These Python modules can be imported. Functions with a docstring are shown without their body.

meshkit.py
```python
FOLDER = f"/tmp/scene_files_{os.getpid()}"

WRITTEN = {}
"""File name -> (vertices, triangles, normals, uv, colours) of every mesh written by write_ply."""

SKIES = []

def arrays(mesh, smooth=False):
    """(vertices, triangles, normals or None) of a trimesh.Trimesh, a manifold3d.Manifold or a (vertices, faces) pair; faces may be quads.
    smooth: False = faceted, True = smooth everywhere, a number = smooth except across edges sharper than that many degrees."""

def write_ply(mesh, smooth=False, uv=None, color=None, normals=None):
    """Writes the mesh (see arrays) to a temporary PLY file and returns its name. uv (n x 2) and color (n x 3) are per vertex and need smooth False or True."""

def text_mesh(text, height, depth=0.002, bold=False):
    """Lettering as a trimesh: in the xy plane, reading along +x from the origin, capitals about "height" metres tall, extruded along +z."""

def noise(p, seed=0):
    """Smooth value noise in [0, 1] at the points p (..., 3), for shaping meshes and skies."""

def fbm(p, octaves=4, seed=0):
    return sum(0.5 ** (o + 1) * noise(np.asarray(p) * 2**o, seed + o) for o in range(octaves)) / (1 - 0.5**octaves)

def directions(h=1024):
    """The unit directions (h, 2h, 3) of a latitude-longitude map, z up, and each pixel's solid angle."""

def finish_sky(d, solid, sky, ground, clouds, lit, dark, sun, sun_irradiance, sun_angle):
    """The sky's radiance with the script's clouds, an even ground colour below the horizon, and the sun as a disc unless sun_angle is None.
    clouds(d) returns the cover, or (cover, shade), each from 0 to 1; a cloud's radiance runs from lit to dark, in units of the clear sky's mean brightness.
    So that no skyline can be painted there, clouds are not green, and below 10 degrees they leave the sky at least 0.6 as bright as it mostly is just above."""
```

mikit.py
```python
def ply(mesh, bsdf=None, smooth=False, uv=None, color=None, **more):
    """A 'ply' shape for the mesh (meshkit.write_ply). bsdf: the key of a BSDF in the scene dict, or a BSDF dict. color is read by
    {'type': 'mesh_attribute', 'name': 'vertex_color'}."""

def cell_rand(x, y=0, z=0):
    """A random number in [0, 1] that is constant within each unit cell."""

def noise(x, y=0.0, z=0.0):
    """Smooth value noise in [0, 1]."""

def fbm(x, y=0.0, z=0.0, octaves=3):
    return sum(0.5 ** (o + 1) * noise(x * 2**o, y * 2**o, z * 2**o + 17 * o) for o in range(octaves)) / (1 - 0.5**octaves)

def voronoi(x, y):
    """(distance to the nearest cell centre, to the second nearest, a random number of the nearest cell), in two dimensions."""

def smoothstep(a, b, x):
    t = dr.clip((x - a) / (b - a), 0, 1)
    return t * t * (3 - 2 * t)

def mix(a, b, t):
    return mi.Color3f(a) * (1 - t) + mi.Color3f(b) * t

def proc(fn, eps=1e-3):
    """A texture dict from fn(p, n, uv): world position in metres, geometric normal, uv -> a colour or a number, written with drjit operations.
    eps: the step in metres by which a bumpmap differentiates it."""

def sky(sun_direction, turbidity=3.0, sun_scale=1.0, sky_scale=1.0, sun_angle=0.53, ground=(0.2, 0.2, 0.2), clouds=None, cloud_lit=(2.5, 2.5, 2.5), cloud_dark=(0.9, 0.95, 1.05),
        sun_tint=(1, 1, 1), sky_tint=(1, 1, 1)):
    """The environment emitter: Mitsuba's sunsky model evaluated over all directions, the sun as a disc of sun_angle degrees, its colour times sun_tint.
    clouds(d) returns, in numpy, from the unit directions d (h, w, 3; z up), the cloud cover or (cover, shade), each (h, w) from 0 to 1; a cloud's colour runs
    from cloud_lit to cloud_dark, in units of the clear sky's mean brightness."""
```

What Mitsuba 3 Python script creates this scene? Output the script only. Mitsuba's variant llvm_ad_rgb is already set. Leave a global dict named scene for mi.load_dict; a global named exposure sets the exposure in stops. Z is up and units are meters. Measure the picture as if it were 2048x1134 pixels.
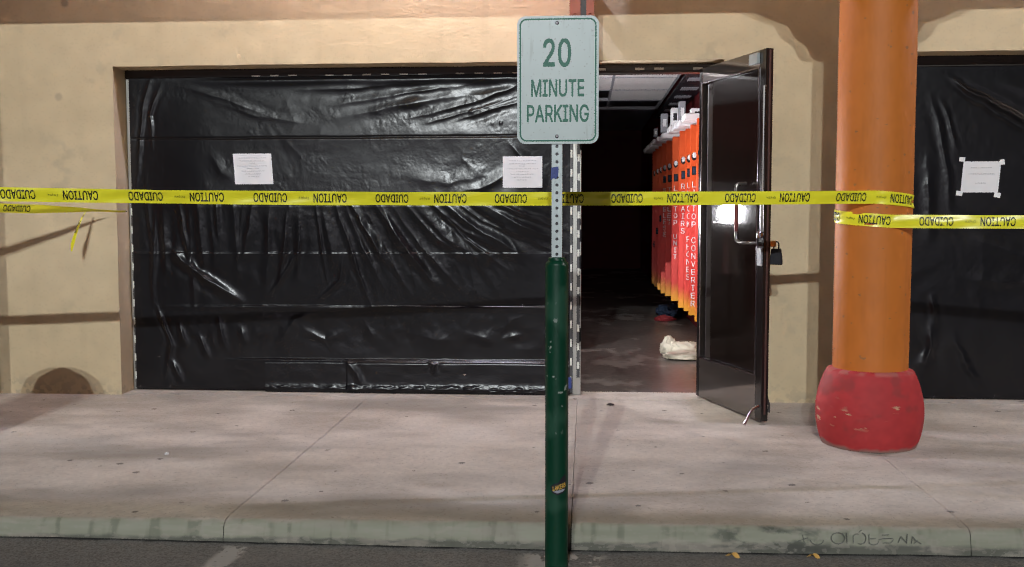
import math, random
import numpy as np, trimesh, shapely
from shapely import affinity
from shapely.geometry import Polygon, LineString, Point, box as sbox
import mitsuba as mi, drjit as dr
import mikit, meshkit
from mikit import proc, noise, fbm, voronoi, smoothstep, mix, cell_rand

T = mi.ScalarTransform4f
rng = np.random.default_rng(7)
scene, labels = {}, {}

# ------------------------------------------------------------------ camera, sky, lamps, exposure
CAM = np.array([0.0, -6.487, 1.2153]); YAW, PITCH, ROLL = 0.0735, 0.0706, 0.0014
fw = np.array([-math.sin(YAW)*math.cos(PITCH), math.cos(YAW)*math.cos(PITCH), -math.sin(PITCH)])
right = np.array([math.cos(YAW), math.sin(YAW), 0.0])
up = np.cross(right, fw)
up = up*math.cos(ROLL) - right*math.sin(ROLL)*-1
scene['camera'] = {'type': 'perspective', 'fov': 2*math.degrees(math.atan(1024/2021.8)), 'fov_axis': 'x', 'near_clip': 0.05, 'far_clip': 500.0,
                   'to_world': T().look_at(origin=CAM.tolist(), target=(CAM+fw).tolist(), up=up.tolist())}
# night: what is left of the sky is a dim town glow
scene['sky'] = {**mikit.sky((0.2, -0.9, 0.12), turbidity=6, sun_scale=0.0, sky_scale=0.011, sky_tint=(1.12, 0.86, 0.84), ground=(0.1, 0.1, 0.1)), 'sampling_weight': 1.0}
exposure = 2.0
LOT_A, LOT_B = (np.array([-4.10, -36.0, 14.0]), np.array([-1.88, -36.0, 14.0]))       # two heads of the parking-lot lamp
LOT_RAD_A, LOT_RAD_B = (5650, 5850, 5750), (5250, 5700, 5900)
CANOPY_LAMP, CANOPY_RAD = np.array([-0.95, -0.38, 3.85]), (1010, 1060, 1430)         # bulb under the walkway soffit
WORK_LAMP, WORK_RAD = np.array([-0.66, 1.28, 1.19]), (190, 188, 192)                    # lamp standing inside the shop

FILL_ROW_RAD = (0.34, 0.29, 0.36)                                                       # fill glow of the added shop row across the lot

# ------------------------------------------------------------------ helpers
def key(name):
    if name not in scene and name not in labels: return name
    k = 1
    while f'{name}_{k:03d}' in scene or f'{name}_{k:03d}' in labels: k += 1
    return f'{name}_{k:03d}'
def thing(name, label, cat, group=None):
    k = key(name); labels[k] = {'label': label, 'category': cat}
    if group: labels[k]['group'] = group
    return k
def tag(k, label, cat, group=None):
    labels[k] = {'label': label, 'category': cat}
    if group: labels[k]['group'] = group
def put(name, mesh, bsdf, parent=None, smooth=False, kind=None, label=None, **more):
    k = key(f'{parent}__{name}' if parent else name)
    scene[k] = mikit.ply(mesh, bsdf, smooth=smooth, **more)
    e = {}
    if kind: e['kind'] = kind
    if label: e['label'] = label
    if e: labels.setdefault(k, {}).update(e)
    return k
cat = trimesh.util.concatenate
def bx(x0, x1, y0, y1, z0, z1):
    m = trimesh.creation.box((x1-x0, y1-y0, z1-z0)); m.apply_translation(((x0+x1)/2, (y0+y1)/2, (z0+z1)/2)); return m
def rbx(x0, x1, y0, y1, z0, z1, r=0.003):
    """box with chamfered edges"""
    pts = []
    for sx in (0, 1):
        for sy in (0, 1):
            for sz in (0, 1):
                c = np.array([(x0, x1)[sx], (y0, y1)[sy], (z0, z1)[sz]], float); s = np.array([1-2*sx, 1-2*sy, 1-2*sz])*r
                for a in range(3):
                    o = s.copy(); o[a] = 0; pts.append(c+o)
    return trimesh.convex.convex_hull(np.array(pts))
def frame_map(mesh, o, ex, ey, ez):
    """mesh coordinates (a,b,c) -> o + a ex + b ey + c ez"""
    m = mesh.copy(); M = np.eye(4); M[:3, 0], M[:3, 1], M[:3, 2], M[:3, 3] = ex, ey, ez, o
    m.apply_transform(M); return m
def extrude(poly, d): return cat([trimesh.creation.extrude_polygon(g, d, engine='earcut') for g in getattr(poly, 'geoms', [poly])])
def wallex(poly, y0, y1):
    """polygon in (x,z) extruded from y0 (front) to y1"""
    m = extrude(poly, y1-y0)
    return frame_map(m, np.array([0, y1, 0]), [1, 0, 0], [0, 0, 1], [0, -1, 0])
def tube(path, r, n=10, caps=True):
    p = np.asarray(path, float); r = np.broadcast_to(r, len(p))
    t = np.gradient(p, axis=0); t /= np.linalg.norm(t, axis=1, keepdims=True)
    ref = np.array([0, 0, 1.0]) if abs(t[0, 2]) < 0.9 else np.array([1.0, 0, 0]); rings = []
    a = np.cross(t[0], ref); a /= np.linalg.norm(a)
    for i in range(len(p)):
        a = a - t[i]*(a@t[i]); a /= np.linalg.norm(a); b = np.cross(t[i], a)
        th = np.arange(n)*2*np.pi/n
        rings.append(p[i]+r[i]*(np.cos(th)[:, None]*a+np.sin(th)[:, None]*b))
    v = np.vstack(rings); f = []
    for i in range(len(p)-1):
        for j in range(n):
            q = [i*n+j, i*n+(j+1) % n, (i+1)*n+(j+1) % n, (i+1)*n+j]; f += [[q[0], q[1], q[2]], [q[0], q[2], q[3]]]
    if caps:
        v = np.vstack([v, p[0], p[-1]]); k = len(v)
        for j in range(n): f += [[k-2, (j+1) % n, j], [k-1, (len(p)-1)*n+j, (len(p)-1)*n+(j+1) % n]]
    m = trimesh.Trimesh(v, f, process=False); trimesh.repair.fix_normals(m); return m
def lathe(prof, c, n=64):
    m = trimesh.creation.revolve(np.array(prof, float), sections=n); m.apply_translation(c); return m
def grid_faces(nu, nv):
    i, j = np.meshgrid(np.arange(nu-1), np.arange(nv-1), indexing='ij'); a = (i*nv+j).ravel()
    return np.vstack([np.stack([a, a+nv, a+nv+1], 1), np.stack([a, a+nv+1, a+1], 1)])
def text(s, h, width=None, depth=0.001, bold=False):
    m = meshkit.text_mesh(s, h, depth, bold); lo, hi = m.bounds
    m.apply_translation((-lo[0], -0.0, 0))
    if width: m.apply_scale((width/(hi[0]-lo[0]), 1, 1))
    return m
def ref(k): return {'type': 'ref', 'id': k}
def pr(color, rough=0.5, **more):
    c = {'type': 'rgb', 'value': list(color)} if not isinstance(color, dict) else color
    return {'type': 'twosided', 'bsdf': {'type': 'principled', 'base_color': c, 'roughness': rough, **more}}
def bump(inner, fn, scale, eps=1e-3): return {'type': 'twosided', 'bsdf': {'type': 'bumpmap', 'tex': proc(fn, eps), 'scale': scale, 'bsdf': inner}}
def P_(color, rough, **m): return {'type': 'principled', 'base_color': color if isinstance(color, dict) else {'type': 'rgb', 'value': list(color)}, 'roughness': rough, **m}

# ------------------------------------------------------------------ materials
def stucco_col(p, n, uv):
    big = fbm(p.x*1.3+3, p.y*1.3, p.z*0.9, 4); fine = fbm(p.x*9, p.y*9, p.z*7+4, 3)
    scuff = smoothstep(0.60, 0.78, fbm(p.x*2.6+11, p.y*2, p.z*1.9+7, 4))*smoothstep(0.4, 0.7, fbm(p.x*17, p.y*5, p.z*13, 3))
    c = mix((0.555, 0.445, 0.285), (0.61, 0.495, 0.325), smoothstep(0.3, 0.7, big))
    c = c*(0.93+0.14*fine)
    streak = smoothstep(0.62, 0.8, fbm(p.x*14, p.y*3, p.z*0.8, 3))
    c = mix(c, c*0.90, streak*0.3)
    c = mix(c, (0.36, 0.31, 0.22), scuff*0.35)
    grit = smoothstep(0.66, 0.74, fbm(p.x*75, p.y*75, p.z*75, 2)); c = mix(c, c*0.88, grit*0.35)
    splash = smoothstep(0.22, 0.0, p.z+0.22*(fbm(p.x*7, p.y*7, p.z*5, 4)-0.35))*smoothstep(0.45, 0.6, fbm(p.x*28, p.y*28, p.z*22, 3)); c = mix(c, (0.33, 0.28, 0.21), splash*0.55)
    spot = smoothstep(0.075, 0.03, voronoi(p.x*2.1, p.z*2.1+p.y)[0])*smoothstep(0.80, 0.86, voronoi(p.x*2.1, p.z*2.1+p.y)[2])
    return mix(c, (0.22, 0.18, 0.14), spot*0.7)
def stucco_b(p, n, uv): return fbm(p.x*55, p.y*55, p.z*55, 3)+0.8*fbm(p.x*11, p.y*11, p.z*11, 2)
scene['stucco'] = bump(P_(proc(stucco_col), 0.85, specular=0.25), stucco_b, 0.003)

def conc_col(p, n, uv):
    a = fbm(p.x*0.75, p.y*1.5, 2.0, 4); b = fbm(p.x*3.1+5, p.y*5.5, 9.0, 4); g = fbm(p.x*60, p.y*60, p.z*60, 2)
    c = mix((0.33, 0.285, 0.24), (0.515, 0.455, 0.395), smoothstep(0.28, 0.72, 0.55*a+0.45*b))
    c = c*(0.90+0.20*g)
    sx = p.x+0.75*p.y
    drip = smoothstep(0.54, 0.76, fbm(sx*1.1+20, p.y*2.6-0.5*p.x+4, 0.0, 4))
    c = mix(c, (0.215, 0.19, 0.165), drip*0.6)
    wash = smoothstep(0.62, 0.8, fbm(p.x*1.1+41, p.y*2.2+7, 1.0, 4))
    c = mix(c, (0.50, 0.47, 0.43), wash*0.35)
    crack = smoothstep(0.006, 0.002, dr.abs(fbm(p.x*0.7+3, p.y*0.9+8, 4.0, 5)-0.5))*smoothstep(0.52, 0.60, fbm(p.x*1.2+50, p.y*1.2, 2.0, 2))
    c = mix(c, (0.20, 0.175, 0.15), crack*0.12)
    pit = smoothstep(0.74, 0.80, fbm(p.x*85, p.y*85, 1.0, 2)); c = mix(c, c*0.85, pit)
    v = voronoi(p.x*3.3, p.y*3.3); r = 0.03+0.06*v[2]
    gum = smoothstep(r, r*0.6, v[0]+0.03*noise(p.x*40, p.y*40))*smoothstep(0.42, 0.46, cell_rand(v[2]*977, 3, 5))
    c = mix(c, (0.13, 0.115, 0.105), gum*0.85)
    v2 = voronoi(p.x*9+3, p.y*9); fleck = smoothstep(0.10, 0.06, v2[0])*smoothstep(0.86, 0.9, v2[2])
    c = mix(c, (0.17, 0.15, 0.13), fleck*0.18)
    # faded green kerb paint, worn through along the lip and in patches
    ky = p.y-(-2.61+0.03*p.x); wob = fbm(p.x*9, p.y*9, p.z*22, 3)
    paint = smoothstep(0.016, -0.006, ky+0.034*(wob-0.5)-0.012)
    worn = smoothstep(0.52, 0.72, fbm(p.x*6+1, 3.0, p.z*26, 4))
    green = mix((0.235, 0.237, 0.178), (0.34, 0.332, 0.268), fbm(p.x*4, 1.0, p.z*30, 3))
    vstr = smoothstep(0.5, 0.75, fbm(p.x*30, 0.5, p.z*4, 3))
    green = mix(green, (0.10, 0.11, 0.075), vstr*0.45)
    smudge = smoothstep(0.35, 0.1, dr.abs(p.x-0.72))*smoothstep(0.38, 0.66, fbm(p.x*11, 2.0, p.z*24, 4))
    green = mix(green, (0.055, 0.06, 0.05), smudge*0.8)
    low = smoothstep(-0.058, -0.075, p.z+0.03*(wob-0.5))
    green = mix(green, (0.07, 0.068, 0.06), low*0.75)
    chip = smoothstep(0.58, 0.66, fbm(p.x*21, p.y*8+3, p.z*30, 3))*smoothstep(0.05, 0.012, dr.abs(ky+0.004))
    flake = smoothstep(0.63, 0.68, fbm(p.x*38, 1.0, p.z*46, 3))
    return mix(mix(c, green, paint*(1-0.45*worn)*(1-0.2*flake)), (0.33, 0.30, 0.255), chip*0.4)
def conc_b(p, n, uv): return fbm(p.x*70, p.y*70, p.z*70, 3)+1.6*fbm(p.x*9, p.y*9, p.z*9, 3)
scene['concrete'] = bump(P_(proc(conc_col), 0.8, specular=0.3), conc_b, 0.0024)

def asph_col(p, n, uv):
    g = fbm(p.x*140, p.y*140, 0.0, 2); a = fbm(p.x*1.8, p.y*2.2, 3.0, 4)
    c = mix((0.105, 0.098, 0.094), (0.165, 0.155, 0.148), a)*(0.6+0.8*g)
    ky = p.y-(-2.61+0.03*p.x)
    dirt_shade = smoothstep(-0.04, -0.018, ky+0.03*(fbm(p.x*14, p.y*14, 0.0, 3)-0.5))  # dark gutter strip: kerb shadow painted in, plus a dirt line
    c = mix(c, (0.02, 0.019, 0.018), dirt_shade*0.9)
    w = fbm(p.x*11, p.y*8, 5.0, 4); w2 = fbm(p.x*55, p.y*40, 5.0, 3)
    def stripe(x, half, lo): return smoothstep(half, half*0.5, dr.abs(p.x-x+0.06*(w-0.5)-0.2*(p.y+2.6)*0))*smoothstep(lo, lo+0.1, 0.65*w+0.35*w2)
    s = dr.maximum(stripe(-1.36, 0.062, 0.36), stripe(-0.08, 0.20, 0.42)); s = dr.maximum(s, stripe(1.26, 0.09, 0.58))
    s = s*smoothstep(-0.045, -0.075, ky)
    return mix(c, (0.36, 0.335, 0.315), s*0.85)
scene['asphalt'] = bump(P_(proc(asph_col), 0.85, specular=0.3), lambda p, n, uv: fbm(p.x*150, p.y*150, 0.0, 2), 0.004)

def floor_col(p, n, uv):
    a = fbm(p.x*1.6, p.y*1.1, 0.0, 4); s = smoothstep(0.5, 0.75, fbm(p.x*5+9, p.y*3, 1.0, 4)); g = fbm(p.x*40, p.y*40, 0.0, 2)
    c = mix((0.062, 0.051, 0.046), (0.125, 0.108, 0.098), a)*(0.85+0.3*g)
    dust = smoothstep(0.52, 0.68, fbm(p.x*3.2+31, p.y*2.4+3, 0.0, 4))
    return mix(c, (0.30, 0.275, 0.25), 0.5*smoothstep(0.35, 0.6, fbm(p.x*5+9, p.y*3, 1.0, 4))*dust)
scene['shop_floor'] = pr(proc(floor_col), 0.32, specular=0.5)
scene['tile_white'] = pr(proc(lambda p, n, uv: mix((0.46, 0.45, 0.45), (0.56, 0.55, 0.55), fbm(p.x*60, p.y*60, 0.0, 2))), 0.9, specular=0.2)
scene['dark_paint'] = pr((0.02, 0.018, 0.018), 0.7)
scene['maroon'] = pr((0.12, 0.012, 0.016), 0.6)
scene['bronze'] = pr((0.055, 0.047, 0.042), 0.35, metallic=0.6, specular=0.5)
scene['bronze_shiny'] = pr((0.20, 0.18, 0.17), 0.07, metallic=0.85)
scene['bronze_dark'] = pr((0.012, 0.010, 0.010), 0.14, metallic=0.1, specular=0.6)
scene['alu'] = pr(proc(lambda p, n, uv: mix((0.36, 0.35, 0.32), (0.47, 0.46, 0.43), fbm(p.x*40, p.y*40, p.z*6, 3))), 0.38, metallic=0.75)
scene['chrome'] = {'type': 'twosided', 'bsdf': {'type': 'roughconductor', 'material': 'Cr', 'alpha': 0.08}}
scene['steel_dull'] = pr((0.33, 0.32, 0.31), 0.28, metallic=0.9)
scene['brass'] = pr((0.60, 0.45, 0.20), 0.25, metallic=1.0)
scene['galv'] = pr(proc(lambda p, n, uv: mix((0.33, 0.37, 0.37), (0.45, 0.49, 0.49), fbm(p.x*30, p.y*30, p.z*8, 3))), 0.5, metallic=0.35)
def plastic_col(p, n, uv): return mix((0.004, 0.004, 0.0055), (0.007, 0.007, 0.009), fbm(p.x*6, p.y*6, p.z*6, 3))
def plastic_b(p, n, uv):
    q = fbm(p.x*26, p.y*26, p.z*20, 3); w = fbm(p.x*9+3, p.y*9, p.z*7, 2)
    return dr.abs(q-0.5)*(0.25+1.5*smoothstep(0.45, 0.7, w))
scene['black_plastic'] = bump(P_(proc(plastic_col), 0.285, specular=0.40), plastic_b, 0.0014, 2e-3)
scene['black_glossy'] = pr((0.008, 0.008, 0.009), 0.12, specular=0.6)
scene['black_glass'] = pr((0.009, 0.006, 0.005), 0.05, specular=0.62)
scene['clear_glass'] = {'type': 'thindielectric', 'int_ior': 1.5}
scene['paper'] = pr((0.74, 0.735, 0.75), 0.75, specular=0.2)
scene['print_gray'] = pr((0.50, 0.495, 0.51), 0.8)
scene['led'] = pr((0.72, 0.70, 0.64), 0.4)
scene['led_channel'] = pr((0.06, 0.06, 0.062), 0.4)
scene['tape_yellow'] = {'type': 'twosided', 'bsdf': P_(proc(lambda p, n, uv: mix((0.80, 0.72, 0.022), (0.87, 0.81, 0.04), fbm(p.x*7, p.y*7, p.z*30, 3))), 0.32, specular=0.5)}
scene['ink'] = pr((0.018, 0.015, 0.006), 0.5)
def sign_col(p, n, uv):
    c = mix((0.42, 0.48, 0.47), (0.475, 0.53, 0.52), fbm(p.x*8, p.y*8, p.z*5, 3))
    run = smoothstep(0.58, 0.74, fbm(p.x*60, p.y*3, p.z*5, 3))*smoothstep(0.45, 0.6, fbm(p.x*9+4, p.y, p.z*6, 2)); c = mix(c, (0.33, 0.36, 0.33), run*0.5)
    sp = smoothstep(0.73, 0.78, fbm(p.x*120, p.y*9, p.z*120, 2)); return mix(c, (0.30, 0.31, 0.28), sp*0.5)
scene['sign_white'] = pr(proc(sign_col), 0.35, specular=0.45)
scene['sign_green'] = pr((0.028, 0.135, 0.092), 0.45, specular=0.3)
def orange_col(p, n, uv):
    c = mix((0.48, 0.138, 0.018), (0.57, 0.168, 0.026), fbm(p.x*2.2, p.y*2.2, p.z*1.5, 4))
    c = c*(0.93+0.14*fbm(p.x*18, p.y*18, p.z*9, 3))
    run = smoothstep(0.60, 0.74, fbm(p.x*26, p.y*26, p.z*1.4+2, 3)); c = mix(c, c*0.78, run*0.3)
    nick = smoothstep(0.76, 0.80, fbm(p.x*34, p.y*34, p.z*34, 3)); c = mix(c, (0.22, 0.12, 0.06), nick*0.6)
    return mix(c, c*0.72, smoothstep(0.66, 0.8, fbm(p.x*5, p.y*5, p.z*2.4+8, 4))*0.6)
scene['orange_paint'] = bump(P_(proc(orange_col), 0.6, specular=0.4), stucco_b, 0.0014)
def red_col(p, n, uv):
    c = mix((0.37, 0.030, 0.032), (0.46, 0.042, 0.044), fbm(p.x*4, p.y*4, p.z*4, 4))*(0.9+0.2*fbm(p.x*25, p.y*25, p.z*25, 3))
    scr = smoothstep(0.60, 0.66, fbm(p.x*15, p.y*15+2, p.z*42, 4))*smoothstep(0.09, 0.03, dr.abs(p.z-0.19))*smoothstep(0.52, 0.62, fbm(p.x*8+5, p.y*8, p.z*9, 2))
    c = mix(c, (0.62, 0.48, 0.30), scr*0.8)
    low = smoothstep(0.035, 0.010, p.z+0.05*(fbm(p.x*14, p.y*14, 0.0, 3)-0.5))
    c = mix(c, (0.24, 0.19, 0.16), low*0.75)
    rub = smoothstep(0.56, 0.70, fbm(p.x*9+7, p.y*9, p.z*9, 4)); c = mix(c, (0.22, 0.05, 0.045), rub*0.45)
    rim = smoothstep(0.375, 0.395, p.z)*smoothstep(0.42, 0.6, fbm(p.x*16, p.y*16, 3.0, 3)); return mix(c, (0.45, 0.16, 0.13), rim*0.6)
scene['red_paint'] = bump(P_(proc(red_col), 0.68, specular=0.3), stucco_b, 0.0028)
def green_col(p, n, uv):
    c = mix((0.001, 0.030, 0.014), (0.002, 0.042, 0.021), fbm(p.x*9, p.y*9, p.z*3, 3))
    chip = smoothstep(0.70, 0.76, fbm(p.x*46, p.y*46, p.z*34, 3))*smoothstep(0.48, 0.6, fbm(p.x*4+3, p.y*4, p.z*3.5+1, 2))
    c = mix(c, (0.34, 0.36, 0.33), chip*0.75)
    scuff = smoothstep(0.55, 0.72, fbm(p.x*12, p.y*12, p.z*7+5, 3))
    return mix(c, (0.03, 0.085, 0.055), scuff*0.5)
scene['green_paint'] = bump(P_(proc(green_col), 0.42, specular=0.3), lambda p, n, uv: fbm(p.x*40, p.y*40, p.z*20, 3), 0.0012)
scene['rust_red'] = pr(proc(lambda p, n, uv: mix((0.30, 0.075, 0.045), (0.42, 0.12, 0.075), fbm(p.x*20, p.y*20, p.z*6, 3))), 0.6)
scene['dark_steel'] = pr((0.035, 0.028, 0.027), 0.5, metallic=0.4)
scene['grip'] = pr((0.16, 0.03, 0.03), 0.35)
scene['seal_brown'] = pr((0.07, 0.03, 0.025), 0.5)
scene['blue_tape'] = pr((0.022, 0.042, 0.20), 0.55)
scene['bag'] = {'type': 'twosided', 'bsdf': P_((0.62, 0.58, 0.47), 0.4, specular=0.5)}
scene['white_box'] = pr((0.72, 0.73, 0.75), 0.5)
scene['gray_box'] = pr((0.26, 0.27, 0.30), 0.5)
scene['black_box'] = pr((0.015, 0.015, 0.02), 0.35)
scene['cloth_blue'] = pr((0.02, 0.035, 0.07), 0.8)
scene['cloth_red'] = pr((0.28, 0.03, 0.035), 0.8)
def rack_print(p, n, uv):          # the printed fade of the rack panels: orange, red, amber
    z = p.z
    c = mix((0.78, 0.33, 0.03), (0.66, 0.055, 0.045), smoothstep(0.30, 0.52, z))
    return mix(c, (0.74, 0.105, 0.025), smoothstep(1.15, 1.6, z))
scene['rack_print'] = pr(proc(rack_print), 0.4, specular=0.4)
scene['rack_red'] = pr((0.30, 0.035, 0.025), 0.6)
scene['leaf'] = pr((0.62, 0.36, 0.10), 0.7)
scene['white_paint'] = pr((0.75, 0.75, 0.75), 0.6)
scene['scrawl'] = pr((0.12, 0.12, 0.105), 0.8)

# ------------------------------------------------------------------ setting: road, pavement, kerb
KY = lambda x: -2.61+0.03*x
def road():
    xs = np.concatenate([[-120, -40, -12], np.linspace(-6, 6, 121), [12, 40, 120]]); ts = np.concatenate([np.linspace(0.06, -0.9, 60), [-3, -12, -40, -120]])
    X, Tt = np.meshgrid(xs, ts, indexing='ij'); Y = KY(np.clip(X, -12, 12))+Tt
    near = np.exp(-(Tt/0.8)**2)
    Z = -0.1+0.012*np.clip(-X, 0, 2.2)*np.exp(Tt/1.5)-0.012*np.clip(-Tt, 0, 1)+0.006*near*(meshkit.fbm(np.stack([X*2.5, Y*2.5, X*0], -1), 3)-0.5)
    return trimesh.Trimesh(np.stack([X, Y, Z], -1).reshape(-1, 3), grid_faces(*X.shape)[:, ::-1], process=False)
rd = road()
if rd.face_normals[0][2] < 0: rd.invert()
put('road', rd, 'asphalt', smooth=True, kind='structure')
put('ground', bx(-120, 120, -2.45, 60, -0.3, -0.16), 'dark_paint', kind='structure')
labels['sidewalk'] = {'kind': 'structure'}
JX = [-11.5, -10.05, -8.6, -7.15, -5.72, -4.29, -2.86, -1.43, -0.055, 1.476, 2.9, 4.33, 5.76, 7.2, 8.6, 10.05, 11.5]
JX = [-11.5, -8.6, -5.72, -2.9*1.0-1.38, -1.43, -0.055, 1.476, 2.95, 5.76, 8.6, 11.5]
for a, b in zip(JX[:-1], JX[1:]):
    g = 0.0015
    prof = [(0.0, 0.0)]
    ny = 50
    ys = np.concatenate([np.linspace(0.02, -2.52, ny)])
    pts = [(y, 0.0) for y in ys]
    r = 0.034
    edge = [(-2.61+r-r*math.sin(t), -r+r*math.cos(t)) for t in np.linspace(0, math.pi/2, 7)]+[(-2.618, -0.06), (-2.626, -0.116)]
    prof = pts+edge
    xs = np.linspace(a+g, b-g, int((b-a)/0.045)+2)
    pa = np.array(prof)
    X = np.repeat(xs[:, None], len(pa), 1); Y = np.repeat(pa[None, :, 0], len(xs), 0); Z = np.repeat(pa[None, :, 1], len(xs), 0).copy()
    w = np.clip(-Y/2.6, 0, 1)
    Y = Y+0.03*X*w
    nb = meshkit.fbm(np.stack([X*1.5, Y*1.5, Z*0], -1), 4)-0.5
    Z = Z+0.010*nb*np.clip(-Y*3, 0, 1)
    lip = np.exp(-((Y-KY(X))/0.03)**2)
    nl = meshkit.fbm(np.stack([X*14, Y*6, Z*14], -1), 3, seed=4)-0.5
    Y = Y+0.016*nl*lip; Z = Z+0.010*(meshkit.fbm(np.stack([X*9, Y*4, Z*0], -1), 3, seed=9)-0.5)*lip
    ends = np.minimum(X-xs[0], xs[-1]-X); Z = Z-0.002*np.exp(-(ends/0.006)**2)-0.03*np.exp(-(ends/0.012)**2)*lip*0.4
    f = grid_faces(*X.shape)
    v = np.stack([X, Y, Z], -1).reshape(-1, 3)
    # side skirts so that a joint has depth
    n0 = len(v); P = len(pa)
    sk = []
    for row in (0, len(xs)-1):
        base = v[row*P:(row+1)*P].copy(); base[:, 2] = np.minimum(base[:, 2]-0.03, -0.03); base[:, 0] += 0
        s0 = len(v); v = np.vstack([v, base])
        for j in range(P-1):
            q = [row*P+j, row*P+j+1, s0+j+1, s0+j]; sk += [[q[0], q[1], q[2]], [q[0], q[2], q[3]]]
    m = trimesh.Trimesh(v, np.vstack([f, sk]), process=False)
    put('slab', m, 'concrete', 'sidewalk', smooth=40)
put('base', bx(-11.5, 11.5, -2.2, 0.02, -0.12, -0.010), 'concrete', 'sidewalk')
put('threshold', rbx(-3.097, 0.86, 0.021, 0.30, -0.06, 0.004, 0.004), 'concrete', 'sidewalk')
put('threshold', rbx(1.95, 5.2, 0.021, 0.30, -0.06, 0.004, 0.004), 'concrete', 'sidewalk')
# letters scratched along the kerb face
def stroke(pts, w):
    g = LineString(pts).buffer(w/2, cap_style='round', quad_segs=3); return g
def arc(cx, cy, rx, ry, a0, a1, n=14): return [(cx+rx*math.cos(math.radians(t)), cy+ry*math.sin(math.radians(t))) for t in np.linspace(a0, a1, n)]
S = [arc(0.030, .030, .026, .022, 0, 360), [(0.062, .050), (0.064, .012)], [(0.088, .012), (0.088, .040), (0.098, .048), (0.108, .046)], [(0.110, .054), (0.118, .062)],
     arc(0.116, .030, .020, .022, 70, -120), [(0.148, .046), (0.148, .012)], [(0.148, .030), (0.172, .030)], arc(0.165, .018, .018, .012, -160, 0),
     [(0.185, .026), (0.200, .030), (0.235, .032)], [(0.198, .044), (0.222, .046)], [(0.200, .014), (0.228, .014), (0.240, .026)],
     [(0.258, .016), (0.268, .040), (0.290, .014), (0.292, .048)], [(0.308, .014), (0.312, .040), (0.322, .028)], [(0.318, .028), (0.345, .012)], [(0.33, .024), (0.318, .014)],
     arc(-0.05, .02, .024, .016, 180, 360), [(-0.105, .04), (-0.098, .012)], [(-0.12, .018), (-0.085, .03)]]
sm = extrude(shapely.union_all([stroke(s, 0.0026) for s in S]), 0.0012)
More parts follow.
